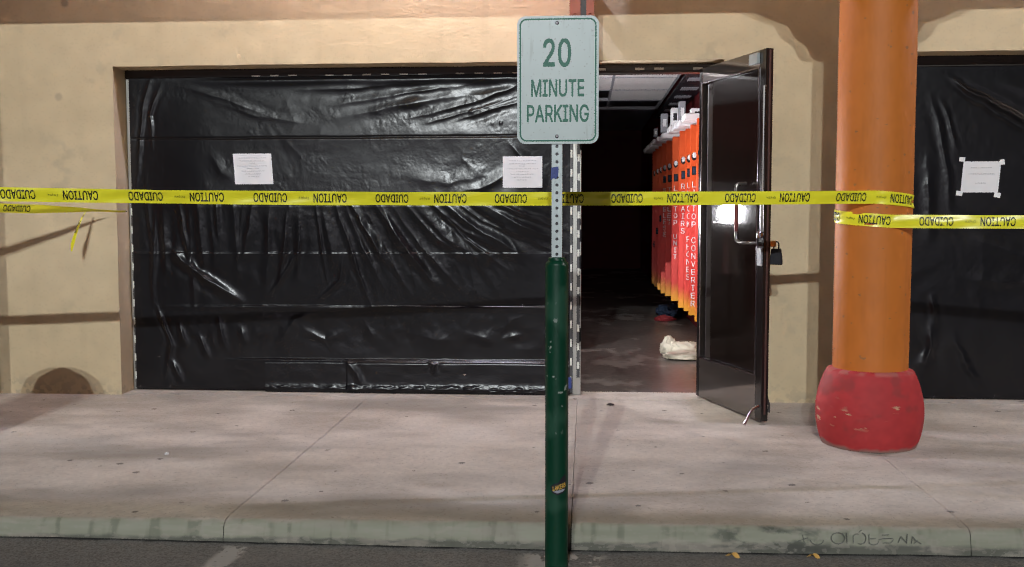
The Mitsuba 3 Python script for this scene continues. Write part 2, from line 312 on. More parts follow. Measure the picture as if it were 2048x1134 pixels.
put('scrawl', frame_map(sm, np.array([0.94, KY(0.94)-0.0155, -0.068]), [1, 0.03, 0], [0, 0.06, 1], [0, -1, 0]), 'scrawl', 'sidewalk', label='name scratched along the green kerb face')

# ------------------------------------------------------------------ shop building
SB = thing('shop_building', 'cream stucco shopfront with two wide openings behind the walkway columns', 'building')
def rough_edge(poly, amp=0.0025, step=0.05, seed=0):
    p = poly.segmentize(step)
    def j(c):
        c = np.array(c)[:-1]; n = meshkit.noise(np.stack([c[:, 0]*6, c[:, 1]*6, c[:, 0]*0], 1), seed)-0.5; n2 = meshkit.noise(np.stack([c[:, 0]*6, c[:, 1]*6, c[:, 0]*0], 1), seed+5)-0.5
        return c+amp*2*np.stack([n, n2], 1)
    return Polygon(j(p.exterior.coords), [j(h.coords) for h in p.interiors])
full = sbox(-9, -0.03, 9, 4.03)
opA, opB = sbox(-3.097, -0.1, 0.86, 2.168), sbox(1.95, -0.1, 5.2, 2.2)
put('wall', wallex(rough_edge(full.difference(opA).difference(opB)), 0.0, 0.30), 'stucco', SB)
put('soffit', bx(-9, 9, -1.30, 0.0, 4.03, 4.11), 'stucco', SB)
# arcade beam with stepped corbels
def corbel(s, x):   # profile from the column edge outwards
    pr_ = [(0, 2.52), (0.01, 2.566), (0.055, 2.571), (0.085, 2.58), (0.105, 2.6), (0.12, 2.64), (0.14, 2.668), (0.175, 2.69), (0.215, 2.725), (0.235, 2.765), (0.25, 2.788), (0.275, 2.798), (0.3, 2.8), (0.318, 2.812), (0.345, 2.822), (0.372, 2.826), (0.4, 2.846), (0.44, 2.864), (0.48, 2.868)]
    return [(x+s*a, z) for a, z in pr_]
CX, CY, CR = 1.487, -1.10, 0.19
beam = Polygon([(-9, 2.868)]+corbel(-1, CX-CR)[::-1]+corbel(1, CX+CR)+[(9, 2.868), (9, 4.11), (-9, 4.11)])
put('arcade_beam', wallex(beam, -1.302, -0.90), 'stucco', SB)
put('roof', bx(-9, 9, -1.30, 16, 4.112, 4.2), 'dark_paint', SB)
put('facade_top', bx(-9, 9, 0.002, 0.298, 4.03, 4.11), 'stucco', SB)
put('back_wall', bx(-3.6, 2.4, 15.3, 15.4, -0.05, 3.4), 'maroon', SB)
put('side_wall', bx(1.16, 1.26, 0.301, 15.3, 0.0, 3.4), 'maroon', SB)
put('side_wall', bx(-3.6, -3.5, 0.301, 15.3, 0.0, 3.4), 'maroon', SB)
put('shop_floor', bx(-3.5, 1.16, 0.301, 15.3, -0.06, 0.0), 'shop_floor', kind='structure')
# drop ceiling: white tiles down to a metre and a half inside, bare dark grid beyond
labels['shop_ceiling'] = {'kind': 'structure'}
ZC = 2.50
for i, x in enumerate(np.arange(0.865-7*0.61, 0.8, 0.61)):
    for jx in range(6):
        y = 0.36+jx*1.0
        if jx == 5 or (i < 6 and jx > 3): continue
        put('ceiling_tile', rbx(x+0.008, x+0.602, y+0.006, y+0.994, ZC, ZC+0.015, 0.003), 'tile_white', 'shop_ceiling')
grid = [bx(x-0.012, x+0.012, 0.31, 6.4, ZC-0.004, ZC+0.03) for x in np.arange(0.865-7*0.61, 0.87, 0.61)]+[bx(-3.4, 0.85, y-0.010, y+0.010, ZC-0.006, ZC+0.028) for y in np.arange(0.36, 6.4, 1.0)]
put('ceiling_grid', cat(grid), 'gray_box', 'shop_ceiling')
put('upper_deck', bx(-3.5, 1.16, 0.301, 15.3, 2.95, 3.0), 'gray_box', 'shop_ceiling')
for k in range(9):    # dark slotted air strip along the edge of the ceiling
    y = 0.6+k*0.72
    put('edge_panel', rbx(0.885, 1.15, y, y+0.70, 2.44, 2.46, 0.004), 'black_box', 'shop_ceiling')
    put('edge_vent', rbx(0.93, 1.10, y+0.2, y+0.40, 2.432, 2.44, 0.003), 'gray_box', 'shop_ceiling')

# ------------------------------------------------------------------ column (shaft + barrel base)
def column(cx, label):
    t = thing('walkway_column', label, 'column')
    pz = np.concatenate([np.linspace(0.40, 2.75, 60)])
    rad = CR+0.0025*(meshkit.noise(np.stack([pz*3, pz*0, pz*0], 1), 3)-0.5)
    sh = lathe([(0, 0.36)]+list(zip(rad, pz))+[(0, 2.75)], (cx, CY, 0), 96)
    put('shaft', sh, 'orange_paint', t, smooth=50, label='orange painted round shaft')
    zz = np.linspace(0, 1, 40); rr = 0.232+0.045*np.sin(np.pi*np.clip(zz*0.98+0.03, 0, 1))**0.8-0.012*zz
    prof = [(0, -0.004), (0.225, -0.004)]+[(r, z*0.385) for r, z in zip(rr, zz)]+[(rr[-1]-0.006, 0.392), (rr[-1]-0.018, 0.397), (CR-0.01, 0.405), (0, 0.405)]
    b = lathe(prof, (cx, CY, 0), 96); v = b.vertices.copy()
    d = meshkit.fbm(v*9, 3, seed=2)-0.5; out = v-np.array([cx, CY, 0]); out[:, 2] = 0
    b.vertices = v+0.012*d[:, None]*out
    put('base', b, 'red_paint', t, smooth=50, label='red barrel shaped concrete base with scraped paint')
    return t
column(CX, 'orange round column on a scraped red barrel base, wrapped with yellow tape')

# ------------------------------------------------------------------ frames in the openings
FY = 0.20
WF = thing('window_frame', 'dark bronze shop window frame around the large sheeted opening', 'window frame')
put('head_rail', rbx(-3.095, -0.09, FY-0.03, FY+0.06, 2.112, 2.166, 0.003), 'bronze', WF)
put('jamb', rbx(-3.095, -3.060, FY-0.02, FY+0.06, 0.006, 2.110, 0.003), 'alu', WF)
put('sill_rail', rbx(-3.058, -0.10, FY, FY+0.06, 0.006, 0.06, 0.003), 'bronze', WF)
put('pane', bx(-3.06, -0.1, FY+0.05, FY+0.056, 0.06, 2.11), 'black_glass', WF)
DF = thing('door_frame', 'aluminium and bronze frame of the open shop doorway', 'door frame')
put('mullion', rbx(-0.090, -0.034, FY-0.035, FY+0.07, 0.004, 2.110, 0.003), 'alu', DF, label='silver post between window and doorway')
put('head_rail', rbx(-0.088, 0.858, FY-0.035, FY+0.07, 2.112, 2.166, 0.003), 'bronze', DF)
for z0, z1, w in ((0.36, 0.45, 1), (0.60, 0.66, .6), (0.84, 0.93, 1), (1.02, 1.10, 1), (1.13, 1.17, .7), (1.62, 1.70, 1), (1.86, 1.90, .8)):
    put('film_wrap', rbx(-0.046, -0.046+0.013*w, FY-0.0395, FY+0.05, z0, z1, 0.001), 'black_glossy', DF)
put('hinge_jamb', rbx(0.765, 0.858, FY-0.035, FY+0.07, 0.004, 2.110, 0.003), 'bronze', DF)
WF2 = thing('window_frame', 'dark bronze frame of the second sheeted opening beyond the orange column', 'window frame')
put('head_rail', rbx(1.952, 5.198, FY-0.02, FY+0.06, 2.13, 2.198, 0.003), 'bronze', WF2)
put('jamb', rbx(1.952, 1.99, FY-0.02, FY+0.06, 0.006, 2.128, 0.003), 'bronze', WF2)
put('pane', bx(1.99, 5.198, FY+0.05, FY+0.056, 0.006, 2.128), 'black_glass', WF2)

# LED strips (not lit) along the frames: a channel and its white modules
def strip(o, d, length, label, w=0.015, mod=0.046, pitch=0.124, start=0.06, normal=(0, -1, 0), skip=()):
    t = thing('light_strip', label, 'light strip')
    o, d, n = np.array(o, float), np.array(d, float), np.array(normal, float); s = np.cross(n, d)
    L = bx(-w*0.75, w*0.75, 0, length, 0, 0.003)
    put('channel', frame_map(L, o, s, d, n), 'led_channel', t)
    k, m = 0, bx(-w/2, w/2, 0, mod, 0.003, 0.010)
    while start+k*pitch+mod < length:
        if k not in skip: put('module', frame_map(m, o+d*(start+k*pitch), s, d, n), 'led', t)
        k += 1
strip((-0.052, FY-0.0355, 0.12), (0, 0, 1), 1.98, 'unlit white light strip on the silver doorway post', 0.014, skip=(3,))
strip((-0.099, FY-0.050, 0.02), (0, 0, 1), 2.07, 'unlit white light strip between the plastic sheet and the doorway post', 0.012, 0.05)
strip((-3.072, FY-0.0205, 0.02), (0, 0, 1), 1.30, 'unlit white light strip up the far side of the large window', 0.012, 0.05)
strip((-2.9, FY-0.0305, 2.120), (1, 0, 0), 2.75, 'unlit white light strip under the head of the large window', 0.008, 0.055, skip=(0, 1, 2, 3, 4, 8, 15))
strip((0.0, FY-0.0355, 2.135), (1, 0, 0), 0.75, 'unlit light strip over the doorway', 0.014, 0.06, skip=(1, 4))

# ------------------------------------------------------------------ black plastic sheets
sms = lambda t: np.clip(t, 0, 1)**2*(3-2*np.clip(t, 0, 1))
def film_front(hm, x0, x1, z0, z1):
    a, b, Y = hm; return float(Y[np.ix_((a >= x0) & (a <= x1), (b >= z0) & (b <= z1))].min())
def ridge(X, Z, pts, w, a, skew=0.0, seed=0):
    q = np.array(pts); l = sum(math.dist(m, n) for m, n in zip(pts[:-1], pts[1:])); mg = 0.2*l+5*w+0.04
    ix = np.nonzero((X[:, 0] > q[:, 0].min()-mg) & (X[:, 0] < q[:, 0].max()+mg))[0]; iz = np.nonzero((Z[0] > q[:, 1].min()-mg) & (Z[0] < q[:, 1].max()+mg))[0]
    out = np.zeros_like(X)
    if len(ix) and len(iz):
        sl = (slice(ix[0], ix[-1]+1), slice(iz[0], iz[-1]+1)); out[sl] = fold(X[sl], Z[sl], pts, w, a, skew, seed)
    return out
def fold(X, Z, pts, w, a, skew=0.0, seed=0):
    """one tension fold: a crest along a line, steep on one side and slack on the other, uneven in height and width, fading out at both ends"""
    d2 = np.full(X.shape, 1e9); S_ = np.zeros_like(X); side = np.zeros_like(X); seg = list(zip(pts[:-1], pts[1:])); L = 0
    tot = sum(math.dist(p, q) for p, q in seg)
    for p, q in seg:
        dx, dz = q[0]-p[0], q[1]-p[1]; l = math.hypot(dx, dz)
        t = ((X-p[0])*dx+(Z-p[1])*dz)/l**2
        if seg[0][0] is not p: t = np.maximum(t, 0)
        if seg[-1][1] is not q: t = np.minimum(t, 1)
        t = np.clip(t, -0.4, 1.4)
        ex, ez = X-p[0]-t*dx, Z-p[1]-t*dz; dd = ex*ex+ez*ez
        m = dd < d2; d2 = np.where(m, dd, d2); S_ = np.where(m, (L+t*l)/tot, S_); side = np.where(m, (dx*ez-dz*ex)/l, side); L += l
    n1 = meshkit.fbm(np.stack([S_*tot*9, X*0+seed*3.7, X*0], -1), 3, seed); n2 = meshkit.fbm(np.stack([S_*tot*6, X*0+seed*1.9+50, X*0], -1), 2, seed)
    u = np.clip(S_, -0.15, 1.15); env = np.clip(np.sin(np.pi*np.clip((u+0.15)/1.3, 0, 1)), 0, 1)**1.3*(0.55+0.9*n1)
    ww = w*(0.6+0.8*n2); d = side+0.5*w*(n1-0.5)
    wl = np.where(d > 0, ww*(1+skew), ww*(1-skew))
    return a*env*(np.exp(-np.abs(d)**1.6/wl**1.6)-0.3*np.exp(-((np.abs(d)-2.1*ww)/(1.2*ww))**2))
def crumple(X, Z, seed, stretch=(1, 1)):
    p = lambda s: np.stack([X*s*stretch[0], Z*s*stretch[1], X*0+seed], -1)
    wx = meshkit.fbm(p(2.2), 3, seed)-0.5
    q = np.stack([X*3.4*stretch[0]+wx*1.5, Z*3.4*stretch[1]+wx*1.2, X*0+seed], -1)
    a = 1-2*np.abs(meshkit.fbm(q, 3, seed+1)-0.5)*2
    b = 1-2*np.abs(meshkit.fbm(q*3.1, 3, seed+7)-0.5)*2
    amp = np.clip((meshkit.fbm(p(1.3), 3, seed+3)-0.35)*2.6, 0.15, 1.2)
    return amp*(0.0032*a+0.0004*b)
def step(Z, z0, h, fall, sharp=0.004):
    """a fold: the film steps out just under z0 and leans back over fall metres"""
    below = 1/(1+np.exp(np.clip((Z-z0)/sharp*2.2, -60, 60)))
    return h*below*np.exp(-np.clip(z0-Z, 0, None)/fall)
def sheet(X, Z, y, H):
    V = np.stack([X, y-H, Z], -1).reshape(-1, 3)
    return trimesh.Trimesh(V, grid_faces(*X.shape), process=False)
xs, zs = np.linspace(-3.066, -0.105, 820), np.linspace(0.012, 2.110, 590)
X, Z = np.meshgrid(xs, zs, indexing='ij')
nz = lambda fx, fz, sd: meshkit.fbm(np.stack([X*fx, Z*fz, X*0+sd], -1), 3, sd)-0.5
H = crumple(X, Z, 11)
wx = 0.025*nz(2.5, 0.3, 21)+0.008*nz(9, 0.2, 5)
H += step(Z+0.25*wx, 1.702, 0.008*np.clip((X+2.75)*1.2, 0, 1), 0.10)-0.006*np.exp(-((Z+0.25*wx-1.710)/0.006)**2)
H += step(Z+0.3*wx, 0.946, 0.0045, 0.06, 0.003)
H += step(Z+0.4*wx, 0.588, 0.020*sms((X+3.0)/0.7)*(0.75+0.5*nz(1.2, 0.1, 3)), 0.16)
H += 0.012*np.exp(-np.clip(Z-0.588, 0, 9)/0.20)*(Z > 0.588)*sms((X+3.0)/0.7)*0.6
H += step(Z+0.5*wx, 0.228, 0.018*np.clip((X+2.45)*3, 0, 1), 0.20)
H += 0.012*np.exp(-((Z-2.085)/0.03)**2)*np.clip((X+2.7)*2, 0, 1)
side_ = sms((X+3.06+0.15*nz(0.3, 2.2, 191))/0.55)*sms((-0.10-X+0.10*nz(0.3, 2.6, 192))/0.42)
H += 0.050*np.clip((2.10-Z)/0.85, 0, 1)**0.9*side_*np.clip((Z-0.55)/0.70, 0, 1)**0.8   # the film bellies out about the tape
fr = np.random.default_rng(17)
wob = 0.022*nz(5, 5, 31)+0.006*nz(17, 17, 32); wob2 = 0.022*nz(5, 5, 33)
# folds fanning out to the right from a strained line under the tape
for i, t in enumerate(np.linspace(0, 1, 19)):
    x0 = -1.80+1.22*t+fr.normal(0, .012); z0 = 1.23+0.05*t+fr.normal(0, .02)
    ang = math.radians(84-62*t**0.85+fr.normal(0, 2.5)); l = 0.50+0.12*math.sin(3.1*t+0.4)+fr.normal(0, .07)
    p1 = (x0+0.5*l*math.cos(ang), z0-0.5*l*math.sin(ang)-0.01); p2 = (x0+l*math.cos(ang)*1.06, z0-l*math.sin(ang)*(1.0 if t < .5 else 0.92))
    big = (i % 3 == 1)
    H += ridge(X+wob, Z+wob2, [(x0, z0), p1, p2], (0.030 if big else 0.017)*(1+0.2*fr.normal()), (0.0135 if big else 0.006)*(1+0.2*fr.normal()), 0.35*fr.choice([-1, 1]), i+1)
# hanging pleats further left
for i, x0 in enumerate([-2.90, -2.843, -2.722, -2.66, -2.6, -2.50, -2.462, -2.342, -2.28, -2.221, -2.101, -2.04, -1.982, -1.90]):
    lean = fr.normal(0, .035); l = 0.42+fr.normal(0, .08); zt = 1.26+fr.normal(0, .05)
    H += ridge(X+wob, Z, [(x0, zt), (x0+lean*0.4, zt-l*0.5), (x0+lean, zt-l)], fr.uniform(.015, .030), fr.uniform(.0035, .0095), fr.uniform(-.4, .4), 40+i)
# slack arcs under the head
for i, (pts, w, a) in enumerate([([(-1.62, 1.935), (-1.228, 1.985), (-0.72, 2.05)], .026, .0055), ([(-1.60, 1.85), (-1.062, 1.935), (-0.50, 2.01)], .032, .0075), ([(-1.16, 1.83), (-0.732, 1.931), (-0.42, 2.05)], .026, .0085), ([(-1.02, 1.815), (-0.666, 1.898), (-0.40, 1.985)], .020, .007),
                                 ([(-0.85, 1.815), (-0.567, 1.898), (-0.39, 1.94)], .018, .006), ([(-2.70, 2.05), (-2.409, 1.964), (-2.12, 1.865)], .020, .0035), ([(-2.55, 1.97), (-2.2, 1.86), (-1.85, 1.80)], .022, .0025), ([(-1.9, 2.03), (-1.5, 2.04), (-1.1, 2.06)], .02, .004),
                                 ([(-2.921, 2.084), (-2.978, 1.902), (-3.002, 1.636), (-3.026, 1.434)], .013, .006), ([(-2.853, 2.051), (-2.927, 1.869), (-2.915, 1.669)], .013, .005), ([(-2.96, 1.40), (-2.93, 0.95), (-2.94, 0.60)], .016, .005),
                                 ([(-2.50, 1.60), (-2.43, 1.48), (-2.36, 1.44)], .03, .004), ([(-1.2, 1.45), (-0.9, 1.40), (-0.6, 1.47)], .05, .005), ([(-0.95, 1.33), (-0.7, 1.37), (-0.45, 1.50)], .03, .006), ([(-0.5, 1.66), (-0.35, 1.5), (-0.30, 1.35)], .03, .007)]):
    H += ridge(X+wob, Z+wob2, pts, w, a, 0.3, 70+i)
# slack pouches low down
for i, (pts, w, a) in enumerate([([(-2.80, 0.965), (-2.607, 0.81), (-2.33, 0.63)], .030, .019), ([(-2.9, 0.56), (-2.811, 0.314), (-2.851, 0.142)], .015, .009), ([(-2.476, 0.50), (-2.428, 0.283)], .020, .007),
                                 ([(-2.755, 0.46), (-2.706, 0.315)], .017, .008), ([(-2.617, 0.39), (-2.551, 0.231)], .019, .009), ([(-2.814, 0.22), (-2.747, 0.07)], .015, .010), ([(-2.33, 0.45), (-2.29, 0.33)], .02, .006),
                                 ([(-1.784, 0.627), (-1.646, 0.762), (-1.61, 0.93)], .018, .006), ([(-2.127, 0.659), (-2.021, 0.795), (-1.916, 0.963)], .02, .006), ([(-2.064, 0.32), (-1.958, 0.491), (-1.785, 0.56)], .035, .006), ([(-1.9, 0.44), (-1.75, 0.36), (-1.62, 0.42)], .03, .004),
                                 ([(-1.3, 0.45), (-1.0, 0.36), (-0.8, 0.38)], .04, .004), ([(-0.8, 0.42), (-0.6, 0.36)], .03, .004), ([(-0.55, 0.38), (-0.42, 0.41)], .02, .005), ([(-1.5, 0.50), (-1.38, 0.34)], .03, .003)]):
    H += ridge(X+0.6*wob, Z+0.6*wob2, pts, w, a, -0.25, 100+i)
for zc, x0, amp in [(1.872, -0.95, .0030), (1.800, -0.9, .0040), (0.925, -1.3, .003)]:   # rows of small crimps beside the seams
    xx = X+0.015*nz(3, 3, 51)
    H += amp*np.clip((X-x0)*3.5, 0, 1)*np.clip(np.sin(X*84+5*np.sin(X*7)+3*np.sin(X*17+zc*9))+0.1, 0, 1)*np.clip(0.5+3*nz(6, 3, 52), 0, 1.3)*np.exp(-((Z-zc+0.05*wx+0.010*np.sin(X*23+zc*40))/0.012)**2)
H += 0.0005*np.abs(nz(26, 26, 61))*2*np.clip(nz(2.2, 2.2, 62)*6-0.1, 0, 1)                        # fine crinkle in patches
lowm = 0.10+0.85*np.exp(-((Z-0.40)/0.17)**2)
H += lowm*(0.016*nz(4.0, 5.0, 151)+0.005*nz(10, 8, 153))*np.clip(nz(1.1, 1.4, 155)*5+0.7, 0.25, 1.3)
up_ = np.exp(-((Z-0.93)/0.26)**2)*np.clip((1.26-Z)*12, 0, 1); warp = 0.10*nz(2.2, 2.2, 181)+0.03*nz(7, 5, 182)
rdg = lambda fx, fz, sd, lean: (1-2*np.abs(meshkit.fbm(np.stack([(X+warp+lean*Z)*fx, Z*fz, X*0+sd], -1), 3, sd)-0.5)*2)
H += 0.0050*up_*rdg(7.5, 1.5, 183, 0.55*np.clip(X+1.7, 0, 1))*np.clip(0.55+2.5*nz(1.5, 1.5, 184), 0.1, 1.2)          # loose upright pleats below the tape
H += 0.0042*np.exp(-((Z-0.42)/0.13)**2)*rdg(5.0, 3.2, 185, -0.5)*np.clip(0.5+3*nz(1.8, 1.8, 186), 0, 1.2)
H += 0.0032*np.clip((Z-1.30)*6, 0, 1)*rdg(2.6, 7.5, 187, 0.0)*np.clip(0.45+3*nz(1.3, 1.3, 188), 0, 1.1)
q1 = np.abs(nz(15, 15, 161))*2; q2 = np.abs(nz(31, 31, 163))*2; act = np.clip(nz(1.6, 1.6, 165)*5+0.55, 0.1, 1.2)
gx, gz = np.gradient(H, xs, zs); slope = np.clip(np.hypot(gx, gz)*2.2, 0, 1)
H -= (0.0017*np.clip(0.5-q1, 0, 1)**1.5+0.0005*np.clip(0.5-q2, 0, 1)**1.5)*act*(0.35+1.3*slope)           # crisp crinkles, most where the film is strained
edge = np.minimum(np.minimum(X-xs[0], xs[-1]-X)/0.06, np.minimum(Z-zs[0], zs[-1]-Z)/0.02)
H *= np.clip(edge, 0, 1)**0.7
H_MAIN = (xs, zs, 0.163-H)
PS = thing('plastic_sheet', 'wrinkled black plastic sheet covering the large shop window left of the doorway', 'plastic sheet')
put('film', sheet(X, Z, 0.163, H), 'black_plastic', PS, smooth=True)
# loose hem strip along the bottom, from the middle to the door post
x2, z2 = np.linspace(-2.16, -0.108, 420), np.linspace(-0.0, 0.232, 90)
X, Z = np.meshgrid(x2, z2, indexing='ij')
top = np.clip((Z-0.20)/0.03, 0, 1)
H2 = 0.024+0.010*meshkit.fbm(np.stack([X*4, Z*7, X*0], -1), 3, 71)+0.017*np.exp(-((Z-0.035)/0.022)**2)*(0.4+1.0*np.abs(meshkit.fbm(np.stack([X*9, Z*25, X*0+3], -1), 3, 73)-0.5)*2)
H2 += 0.002*np.abs(meshkit.fbm(np.stack([X*30, Z*40, X*0], -1), 3, 75)-0.5)*2*np.exp(-((Z-0.04)/0.04)**2)
H2 += ridge(X, Z, [(-1.05, 0.225), (-1.015, 0.205), (-1.012, 0.15)], 0.014, 0.010, 0.2, 3)+ridge(X, Z, [(-1.60, 0.225), (-1.53, 0.13), (-1.50, 0.07)], 0.020, 0.010, 0.2, 5)
H2 -= 0.022*top**2
shift = 0.012*(meshkit.fbm(np.stack([X*2.2, X*0, X*0], -1), 3, 77)-0.5)
Z2 = Z+shift*(Z/0.23)+0.012*(meshkit.fbm(np.stack([X*3, X*0, X*0+9], -1), 2, 78)-0.5)*(1-Z/0.23)
Z2 = np.maximum(Z2, 0.008)
put('hem_strip', sheet(X, Z2, 0.158, np.where(X < -1.60, H2*0.75, H2)), 'black_plastic', PS, smooth=True)
for x, z, a in [(-2.985, 2.03, 40), (-2.83, 0.03, 80), (-2.905, 0.235, 5), (-3.04, 0.03, 70), (-0.80, 0.14, 10), (-0.55, 1.30, 70), (-0.42, 0.60, 85)]:
    c, s = math.cos(math.radians(a)), math.sin(math.radians(a))
    put('staple', frame_map(rbx(-0.009, 0.009, -0.002, 0.002, 0, 0.003, 0.0008), np.array([x, film_front(H_MAIN, x-.015, x+.015, z-.015, z+.015)-0.003-(0.03 if x > -2 and z < .2 else 0), z]), [c, 0, s], [-s, 0, c], [0, -1, 0]), 'chrome', PS)
# second opening
x3, z3 = np.linspace(2.0, 5.15, 420), np.linspace(0.010, 2.126, 330)
X, Z = np.meshgrid(x3, z3, indexing='ij')
nz = lambda fx, fz, sd: meshkit.fbm(np.stack([X*fx, Z*fz, X*0+sd], -1), 3, sd)-0.5
H = crumple(X, Z, 87)*0.9
wob = 0.03*nz(5, 5, 81)+0.006*nz(17, 17, 82)
H += 0.030*np.sin(np.pi*np.clip(Z/2.1, 0, 1))
for i, (pts, w, a) in enumerate([([(2.36, 2.01), (2.603, 1.854), (2.752, 1.765), (3.05, 1.66)], .018, .032), ([(2.20, 0.50), (2.213, 0.356), (2.165, 0.19)], .030, .016), ([(2.354, 0.40), (2.45, 0.2), (2.534, 0.05)], .020, .009), ([(2.18, 1.9), (2.25, 1.6), (2.3, 1.25)], .018, .006),
                                 ([(2.23, 1.92), (2.33, 1.62)], .014, .005), ([(2.15, 1.55), (2.17, 1.05)], .025, .008), ([(2.2, 0.68), (2.23, 0.5)], .018, .008), ([(2.45, 1.05), (2.75, 0.93), (3.1, 0.98)], .05, .006), ([(2.4, 0.78), (2.9, 0.75)], .05, .006), ([(2.6, 2.02), (3.0, 1.9)], .03, .006), ([(2.3, 1.2), (2.5, 1.12)], .03, .005)]):
    H += ridge(X+wob, Z+wob, pts, w, a, 0.3, 130+i)
H += (0.006*nz(4.0, 5.0, 156)+0.002*nz(10, 8, 157))*np.clip(nz(1.1, 1.4, 158)*5+0.6, 0.2, 1.2)
q1 = np.abs(nz(15, 15, 171))*2; q2 = np.abs(nz(31, 31, 173))*2; act = np.clip(nz(1.6, 1.6, 175)*5+0.45, 0.1, 1.2)
gx, gz = np.gradient(H, x3, z3); slope = np.clip(np.hypot(gx, gz)*2.2, 0, 1)
H -= (0.0016*np.clip(0.5-q1, 0, 1)**1.5+0.0005*np.clip(0.5-q2, 0, 1)**1.5)*act*(0.35+1.2*slope)
edge = np.minimum(np.minimum(X-x3[0], x3[-1]-X)/0.05, np.minimum(Z-z3[0], z3[-1]-Z)/0.02)
H *= np.clip(edge, 0, 1)**0.7
H_SIDE = (x3, z3, 0.163-H)
PS2 = thing('plastic_sheet', 'black plastic sheet with one white diagonal gleam, behind the orange column', 'plastic sheet')
put('film', sheet(X, Z, 0.163, H), 'black_plastic', PS2, smooth=True)
for x, z, a in [(2.24, 0.02, 60), (2.62, 0.03, 70)]:
    c, s = math.cos(math.radians(a)), math.sin(math.radians(a))
    put('staple', frame_map(rbx(-0.009, 0.009, -0.002, 0.002, 0, 0.003, 0.0008), np.array([x, film_front(H_SIDE, x-.015, x+.015, z-.015, z+.015)-0.003, z]), [c, 0, s], [-s, 0, c], [0, -1, 0]), 'chrome', PS2)

# ------------------------------------------------------------------ paper notices
def notice(x0, x1, z0, z1, hm, label, lines, skew=0.0, curl=0.004, tapes=(), seed=1):
    y = film_front(hm, x0, x1, z0, z1)-0.001; t = thing('paper_notice', label, 'notice', None)
    nx, nzz = 24, 20; U, V = np.meshgrid(np.linspace(0, 1, nx), np.linspace(0, 1, nzz), indexing='ij')
    Xp = x0+(x1-x0)*U+skew*(V-0.5); Zp = z0+(z1-z0)*V-0.02*skew*U
    Hc = curl*(meshkit.fbm(np.stack([U*2, V*2, U*0+seed], -1), 2, seed)-0.2)+0.002*(np.abs(U-0.5)*2)**4
    put('sheet', sheet(Xp, Zp, y, Hc), 'paper', t, smooth=True)
    for v, half in lines:
        k = max(int(half*26), 3); ms = []
        r2 = np.random.default_rng(int(v*1000)+seed); u = 0.5-half
        while u < 0.5+half-0.02:
            l = r2.uniform(0.02, 0.07); b = min(u+l, 0.5+half)
            xx0, xx1 = x0+(x1-x0)*u+skew*(v-0.5), x0+(x1-x0)*b+skew*(v-0.5); zc = z0+(z1-z0)*v-0.02*skew*u
            ms.append(bx(xx0, xx1, y-curl-0.0030, y-curl-0.0024, zc-0.0022, zc+0.0022)); u = b+0.012
        put('printed_line', cat(ms), 'print_gray', t)
    for (cx, cz, a, w, h) in tapes:
        c, s = math.cos(math.radians(a)), math.sin(math.radians(a))
        put('tape_piece', frame_map(rbx(-w/2, w/2, -h/2, h/2, 0, 0.0015, 0.0005), np.array([cx, y-0.0075, cz]), [c, 0, s], [-s, 0, c], [0, -1, 0]), 'white_paint', t)
LN = [(0.86, .36), (0.765, .34), (0.69, .09), (0.60, .40), (0.515, .16), (0.43, .30), (0.335, .22), (0.25, .14)]
notice(-2.338, -2.078, 1.402, 1.604, H_MAIN, 'white printed sheet of paper on the plastic, the one nearer the window jamb', LN, skew=-0.012, seed=2)
notice(-0.545, -0.288, 1.373, 1.577, H_MAIN, 'white printed sheet of paper on the plastic just left of the sign pole', LN, skew=0.0, seed=5)
notice(2.368, 2.598, 1.335, 1.530, H_SIDE, 'white paper taped at four corners, on the plastic right of the orange column', [(0.8, .3), (0.6, .35), (0.3, .15)], skew=0.014, curl=0.006, seed=9,
       tapes=[(2.364, 1.543, -5, .036, .028), (2.610, 1.525, -80, .034, .030), (2.352, 1.329, -8, .040, .030), (2.586, 1.318, -12, .040, .032)])

# ------------------------------------------------------------------ glass door, swung open
HX, HY = 0.722, 0.165; EX, EY = 1.002, -0.66
u = np.array([EX-HX, EY-HY, 0]); DW = np.linalg.norm(u); u /= DW
nrm = np.array([-u[1], u[0], 0]);  nrm = nrm if nrm[0] < 0 else -nrm        # inner face, turned to the doorway
Ez = np.array([0, 0, 1.0]); O = np.array([HX, HY, 0.0])
def dm(mesh): return frame_map(mesh, O, u, nrm, Ez)          # door coordinates: along, out of the inner face, up
GD = thing('glass_door', 'dark tinted glass shop door with bronze frame swung wide open', 'door')
put('hinge_stile', dm(rbx(0.0, 0.040, -0.045, 0, 0.012, 2.13, 0.003)), 'bronze_dark', GD)
put('lock_stile', dm(rbx(DW-0.075, DW, -0.045, 0, 0.012, 2.13, 0.003)), 'bronze_dark', GD)
put('top_rail', dm(rbx(0.040, DW-0.075, -0.044, -0.001, 2.035, 2.13, 0.003)), 'bronze_shiny', GD)
put('bottom_rail', dm(rbx(0.040, DW-0.075, -0.044, -0.001, 0.012, 0.268, 0.003)), 'bronze_shiny', GD)
put('glazing_bead', dm(cat([bx(0.040, 0.046, -0.001, 0.004, 0.274, 2.029), bx(DW-0.081, DW-0.075, -0.001, 0.004, 0.274, 2.029), bx(0.040, DW-0.075, -0.001, 0.004, 0.268, 0.274), bx(0.040, DW-0.075, -0.001, 0.004, 2.029, 2.035)])), 'chrome', GD)
put('pane', dm(bx(0.165, DW-0.079, -0.024, -0.018, 0.27, 2.033)), 'black_glass', GD, label='glass backed with dark film')
g = trimesh.Trimesh([[0.042, -0.02, 0.27], [0.165, -0.02, 0.27], [0.165, -0.02, 2.033], [0.042, -0.02, 2.033]], [[0, 1, 2], [0, 2, 3]], process=False)
put('clear_pane', dm(g), 'clear_glass', GD, label='narrow uncovered strip of the glass')
